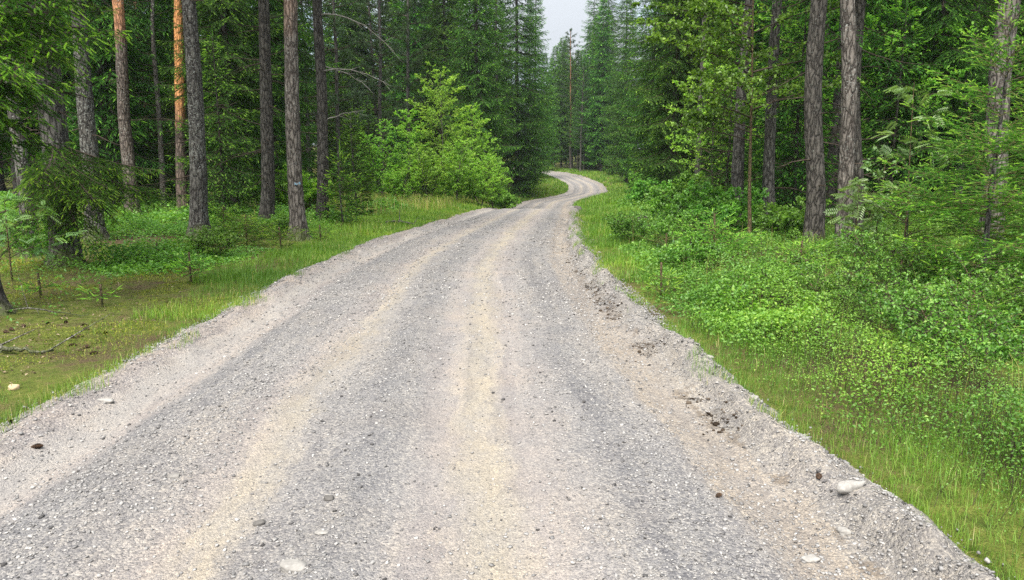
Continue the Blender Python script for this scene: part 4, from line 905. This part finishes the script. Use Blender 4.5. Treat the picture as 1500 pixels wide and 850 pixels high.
def bil_h(x, y): return np.clip(.25+.16*fbm(x*.7, y*.7, 0, 2, 60)+.17*noise(x*1.9, y*1.9, 0, 61)+.09*noise(x*4.6, y*4.6, 0, 65), .05, .66)
def bilberry(side, zones, amt, thr):
    mb = MB()
    for y0, y1, o0, o1, lsize, lai in zones:
        dens = lai/(lsize*lsize*.55); x, y, d = strip(y0, y1, side, o0, o1, dens, rg)
        k = (rg.random(len(x)) < np.clip(amt+.9*noise(x*.55, y*.55, 0, 62)+.3*noise(x*1.9, y*1.9, 0, 63), thr, 1)*sst(o0, o0+.9, d)) & (np.abs(x) < .75*y+1)
        x, y, d = x[k], y[k], d[k]; n = len(x); hh = bil_h(x, y)*(.25+.75*sst(o0, o0+1.3, d))
        P = np.stack([x, y, terrain(x, y)+hh*(1-rg.random(n)**1.5*.85)], 1)
        D = rg.normal(0, 1, (n, 3))*[1, 1, .45]; N = rg.normal(0, .55, (n, 3))+[0, 0, 1]
        tint = np.clip(rg.normal(.48, .19, n)+.16*noise(x*1.2, y*1.2, 0, 64), 0, .9); tint = np.where(rg.random(n) < .02, 1.0, tint)
        pv_ = np.clip(1+.55*noise(x*.9+7, y*.9, 0, 66)+.3*noise(x*3, y*3, 0, 67), .55, 1.7); ls = lsize*pv_*rg.uniform(.6, 1.3, n); tint = np.clip(tint+.10*noise(x*.8, y*.8, 0, 68), 0, 1)
        leaves(mb, P, D, N, ls, ls*.6, 0, tint)
        ns = n//9; j = rg.integers(0, n, ns) if n else []
        if n: prisms(mb, np.stack([x[j]+rg.normal(0, .03, ns), y[j]+rg.normal(0, .03, ns), terrain(x[j], y[j])], 1), P[j], .0016, .001, 3, 1)
    return mb
mb = bilberry(1, ((2.6, 5.5, .12, 5, .022, 2.1), (5.5, 10, .08, 8, .027, 2.3), (10, 17, .3, 10, .042, 2.2), (17, 34, 1.0, 16, .075, 1.8)), .74, .05)
tag(link('bilberry_cover', mb.mesh('bilberry_cover', [M['bilberry'], M['twig']])), 'bright green bilberry shrubs covering the forest floor right of the road', 'bilberry shrubs', kind='stuff')
mb = bilberry(-1, ((6, 10, 1.4, 8, .03, 1.6), (10, 18, 1.0, 11, .042, 1.8), (18, 36, 1.6, 22, .08, 1.6)), .33, .03)
tag(link('bilberry_cover', mb.mesh('bilberry_cover', [M['bilberry'], M['twig']])), 'patchy low bilberry shrubs under the trees left of the road', 'bilberry shrubs', kind='stuff')

# litter of sticks and brown leaves under the left trees
mb = MB(); nn = 16000; y = 4+16*rg.random(nn)**1.5; x = road_c(y)-road_hw(y)-.5-7*rg.random(nn); z = terrain(x, y)+.012
A = np.stack([x, y, z], 1); h = nn//2; d = rg.normal(0, 1, (h, 3))*[1, 1, .12]; prisms(mb, A[:h], A[:h]+unit(d)*rg.uniform(.02, .2, (h, 1))*rg.random((h, 1))**.7, .0022, .001, 3, 0, rg.random(h))
leaves(mb, A[h:], rg.normal(0, 1, (nn-h, 3))*[1, 1, .3], rg.normal(0, .4, (nn-h, 3))+[0, 0, 1], rg.uniform(.012, .04, nn-h), .016, 0, rg.random(nn-h))
m, n, out = newmat('forest_litter'); a = n.nodes.new('ShaderNodeAttribute'); a.attribute_name = 'tint'
n.links.new(bsdf(n, ramp(n, a.outputs['Fac'], [(0, (.04, .028, .018)), (.6, (.14, .095, .055)), (1, (.32, .25, .17))]), .9, .15).outputs[0], out.inputs[0])
tag(link('forest_litter', mb.mesh('forest_litter', [m])), 'brown litter of sticks and dead leaves on the moss left of the road', 'litter', kind='stuff')

# ------------------------------------------------------------------ stones, cones, dead wood
def ico(sub=2):
    import bmesh
    b = bmesh.new(); bmesh.ops.create_icosphere(b, subdivisions=sub, radius=1)
    V = np.array([v.co[:] for v in b.verts]); T = np.array([[v.index for v in f.verts] for f in b.faces]); b.free(); return V, T
IV, IT = ico(3)
def stone(px, Y, size, label, tint=.5, rz=0, seed=0, cat='stone', rough=.3):
    s = np.array(size)/2; V = IV.copy()
    V = np.sign(V)*np.abs(V)**.8
    V = V*(1+rough*noise(V[:, 0]*1.6, V[:, 1]*1.6, V[:, 2]*1.6+seed, 70)+rough*.3*noise(V[:, 0]*4, V[:, 1]*5, V[:, 2]*5+seed, 71))[:, None]*s
    mb = MB(); mb.add(V, None, IT, 0, tint); p = at(px, Y)
    z = float(road_surface(p[0], p[1])) if off_road(p[0], p[1]) < -.05 else p[2]
    o = link('stone', mb.mesh('stone', [M['rock']], True), None, (p[0], p[1], z+s[2]*.32)); o.rotation_euler = (0, RND.uniform(-.1, .1), rz)
    return tag(o, label, cat)
stone(1243, 3.24, (.135, .06, .06), 'oblong pale stone lying on the right gravel ridge', .5, .25, 1)
stone(1237, 2.98, (.055, .045, .035), 'small round pale stone just below the oblong one', .5, 0, 2)
stone(1188, 2.8, (.07, .05, .02), 'flat pale stone in the gravel near the bottom right corner', .5, .3, 3)
stone(430, 2.66, (.10, .07, .035), 'flat pale stone half sunk in the gravel at the bottom edge', .42, .1, 4)
stone(380, 3.05, (.05, .04, .03), 'dark grey stone on the road left of the yellow wheel track', .12, .4, 5)
stone(482, 3.25, (.045, .035, .028), 'dark stone on the gravel nearest the yellow wheel track', .1, 0, 6)
stone(472, 2.92, (.06, .035, .014), 'thin pale flat stone in the middle of the gravel', .45, 0, 7)
stone(20, 5.05, (.075, .06, .05), 'rounded tan stone on the left edge of the gravel ridge', .97, 0, 8)
stone(155, 4.75, (.10, .05, .03), 'pale flat stone in the left bright wheel track',.5, .1, 9)
stone(256, 3.5, (.055, .04, .02), 'bluish grey flat stone in the left gravel band', .3, .1, 10)
stone(1103, 4.55, (.06, .05, .035), 'grey stone pressed against the foot of the right gravel ridge', .45, 0, 11)
stone(1038, 5.55, (.075, .05, .04), 'pale stone near the crumbling right ridge', .6, 0, 12)
stone(847, 31, (.35, .25, .35), 'dark stone on the right road edge at the crest', .08, 0, 13)

m, n, out = newmat('cone_brown'); nz = tex(n, 'Noise', 90, obj_vec(n), Detail=3.0)
n.links.new(bsdf(n, ramp(n, nz.outputs[0], [(.35, (.018, .012, .009)), (.7, (.10, .06, .035))]), .85, .2).outputs[0], out.inputs[0]); M['cone'] = m
def cone(px, Y, L, label, rz, group=None):
    mb = MB(); nr = 11
    for i in range(nr):                        # rings of overlapping scales
        t = (i+.5)/nr; r = L*.27*math.sin(pi*min(1, t*.88+.1))**.7; ns = 8
        for q in range(ns):
            a = (q+.5*(i % 2))*2*pi/ns; d = np.array([0, cos(a), sin(a)]); sdv = np.array([0, -sin(a), cos(a)]); x = (t-.5)*L
            A = np.array([x, 0, 0])+d*r*.55; B_ = np.array([x+L*.13, 0, 0])+d*r*1.05
            V = [A-sdv*r*.3, A+sdv*r*.3, B_+sdv*r*.38, B_-sdv*r*.38, B_+d*r*.12+[L*.03, 0, 0]]
            mb.add(V, [[0, 1, 2, 3]], [[3, 2, 4]])
    tube(mb, [(-L*.5, 0, 0), (0, 0, 0), (L*.5, 0, 0)], [L*.08, L*.17, L*.04], 8)
    p = at(px, Y); z = float(road_surface(p[0], p[1])) if off_road(p[0], p[1]) < -.05 else p[2]
    o = link('pine_cone', mb.mesh('pine_cone', [M['cone']]), None, (p[0], p[1], z+L*.2)); o.rotation_euler = (0, 0, rz); return tag(o, label, 'cone', group)
cone(54, 3.95, .055, 'brown cone on the left gravel ridge nearest the left edge', .4)
cone(18, 4.35, .055, 'dark cone on the left gravel ridge at the very edge of the photo', -.2)
cone(1198, 3.4, .05, 'dark cone standing left of the oblong pale stone', 1.2)
cone(1052, 2.72+.6, .04, 'small dark cone on the gravel below the right ridge', .7)
for i in range(14): cone(rg.uniform(5, 160), rg.uniform(5.9, 7.4), .06, 'dark cone lying on the brown moss at the left edge of the forest', rg.uniform(0, 6), 'cones on the brown moss')

def dead_branch(px, Y, pts, r, label, mat='bark_dead', name='fallen_branch', twigs=4):
    mb = MB(); p = at(px, Y); P = np.array(pts, float)
    s = np.linspace(0, 1, 14); Q = np.stack([np.interp(s, np.linspace(0, 1, len(P)), P[:, i]) for i in range(3)], 1)+rg.normal(0, r*.4, (14, 3))
    for i in range(14): Q[i, 2] += float(terrain(p[0]+Q[i, 0], p[1]+Q[i, 1]))-p[2]+r*.6
    tube(mb, Q, r*(1-.7*s), 7)
    for k in range(twigs):
        j = rg.integers(3, 13); prisms(mb, Q[j][None], (Q[j]+rg.normal(0, 1, 3)*[.25, .25, .12]+[0, 0, .06])[None], r*.3, r*.08, 4)
    return tag(link(name, mb.mesh(name, [M[mat]], True), None, p), label, 'dead branch')
dead_branch(18, 6.0, [(-.35, .1, .02), (-.1, 0, .04), (.12, -.03, .02), (.34, .02, 0)], .028, 'thick grey weathered branch lying on moss at the left edge')
dead_branch(40, 7.6, [(-.6, 0, .02), (0, .1, .05), (.7, -.1, .02)], .014, 'thin grey stick lying on moss behind the weathered branch')
dead_branch(592, 20.0, [(-.5, 0, .05), (0, .1, .1), (.4, -.1, .03)], .05, 'short rotten log in the grass left of the road', 'bark_spruce')
dead_branch(1180, 13.0, [(-1.2, .2, .03), (0, 0, .08), (1.0, .1, .02)], .03, 'fallen branch at the foot of the stout dark spruce')
def bare_twig(px, Y, H, label, seed):
    rg = np.random.default_rng(seed); mb = MB(); s = np.linspace(0, 1, 8)
    P = np.stack([.12*s*H, .0*s, H*s], 1)+rg.normal(0, .012, (8, 3)); tube(mb, P, .008*(1-.8*s), 5)
    for k in range(12):
        j = rg.integers(2, 8); e = P[j]+[rg.normal(0, .14), rg.normal(0, .14), rg.uniform(.02, .16)]; prisms(mb, P[j][None], e[None], .003, .001, 3)
    return tag(link('bare_sapling', mb.mesh('bare_sapling', [M['twig']]), None, at(px, Y)), label, 'bare sapling')
bare_twig(1112, 8.9, .6, 'leafless grey twiggy sapling in the bilberries right of the road', 5)
bare_twig(1075, 7.9, .35, 'short bare twig standing in the grass left of the leafless sapling', 6)

def stump(px, Y, r, h, label, seed):
    mb = MB(); trunk_mesh(mb, h, r, r*.9, (0, 0), seed, 18, .6, h, .12); V = mb.v[0][-18:]
    mb.add(np.concatenate([V, [[0, 0, h*.85]]]), None, [[k, (k+1) % 18, 18] for k in range(18)], 1)
    return tag(link('tree_stump', mb.mesh('tree_stump', [M['bark_dark'], M['bark_dead']], True), None, at(px, Y)), label, 'stump')
stump(940, 19.5, .14, .32, 'dark old stump in the bright ground cover right of the road', 3)
#stump(112, 8.5, .12, .12, 'low rotten stump on the moss below the drooping spruce boughs', 4)

# ------------------------------------------------------------------ air
mh = bpy.data.materials.new('haze_air'); mh.use_nodes = True; n = mh.node_tree; n.nodes.clear(); out = n.nodes.new('ShaderNodeOutputMaterial')
pv = n.nodes.new('ShaderNodeVolumePrincipled'); pv.inputs['Density'].default_value = .0003; pv.inputs['Color'].default_value = (.86, .93, 1, 1); pv.inputs['Anisotropy'].default_value = .2
n.links.new(pv.outputs[0], out.inputs['Volume'])
x0, x1, y0, y1, z0, z1 = -430, 430, -12, 640, -4, 42
mb = MB(); V = [(x, y, z) for x in (x0, x1) for y in (y0, y1) for z in (z0, z1)]
mb.add(V, [[0, 1, 3, 2], [4, 6, 7, 5], [0, 4, 5, 1], [2, 3, 7, 6], [0, 2, 6, 4], [1, 5, 7, 3]])
tag(link('haze', mb.mesh('haze', [mh])), 'thin pale haze between the far trees', 'haze', kind='stuff')
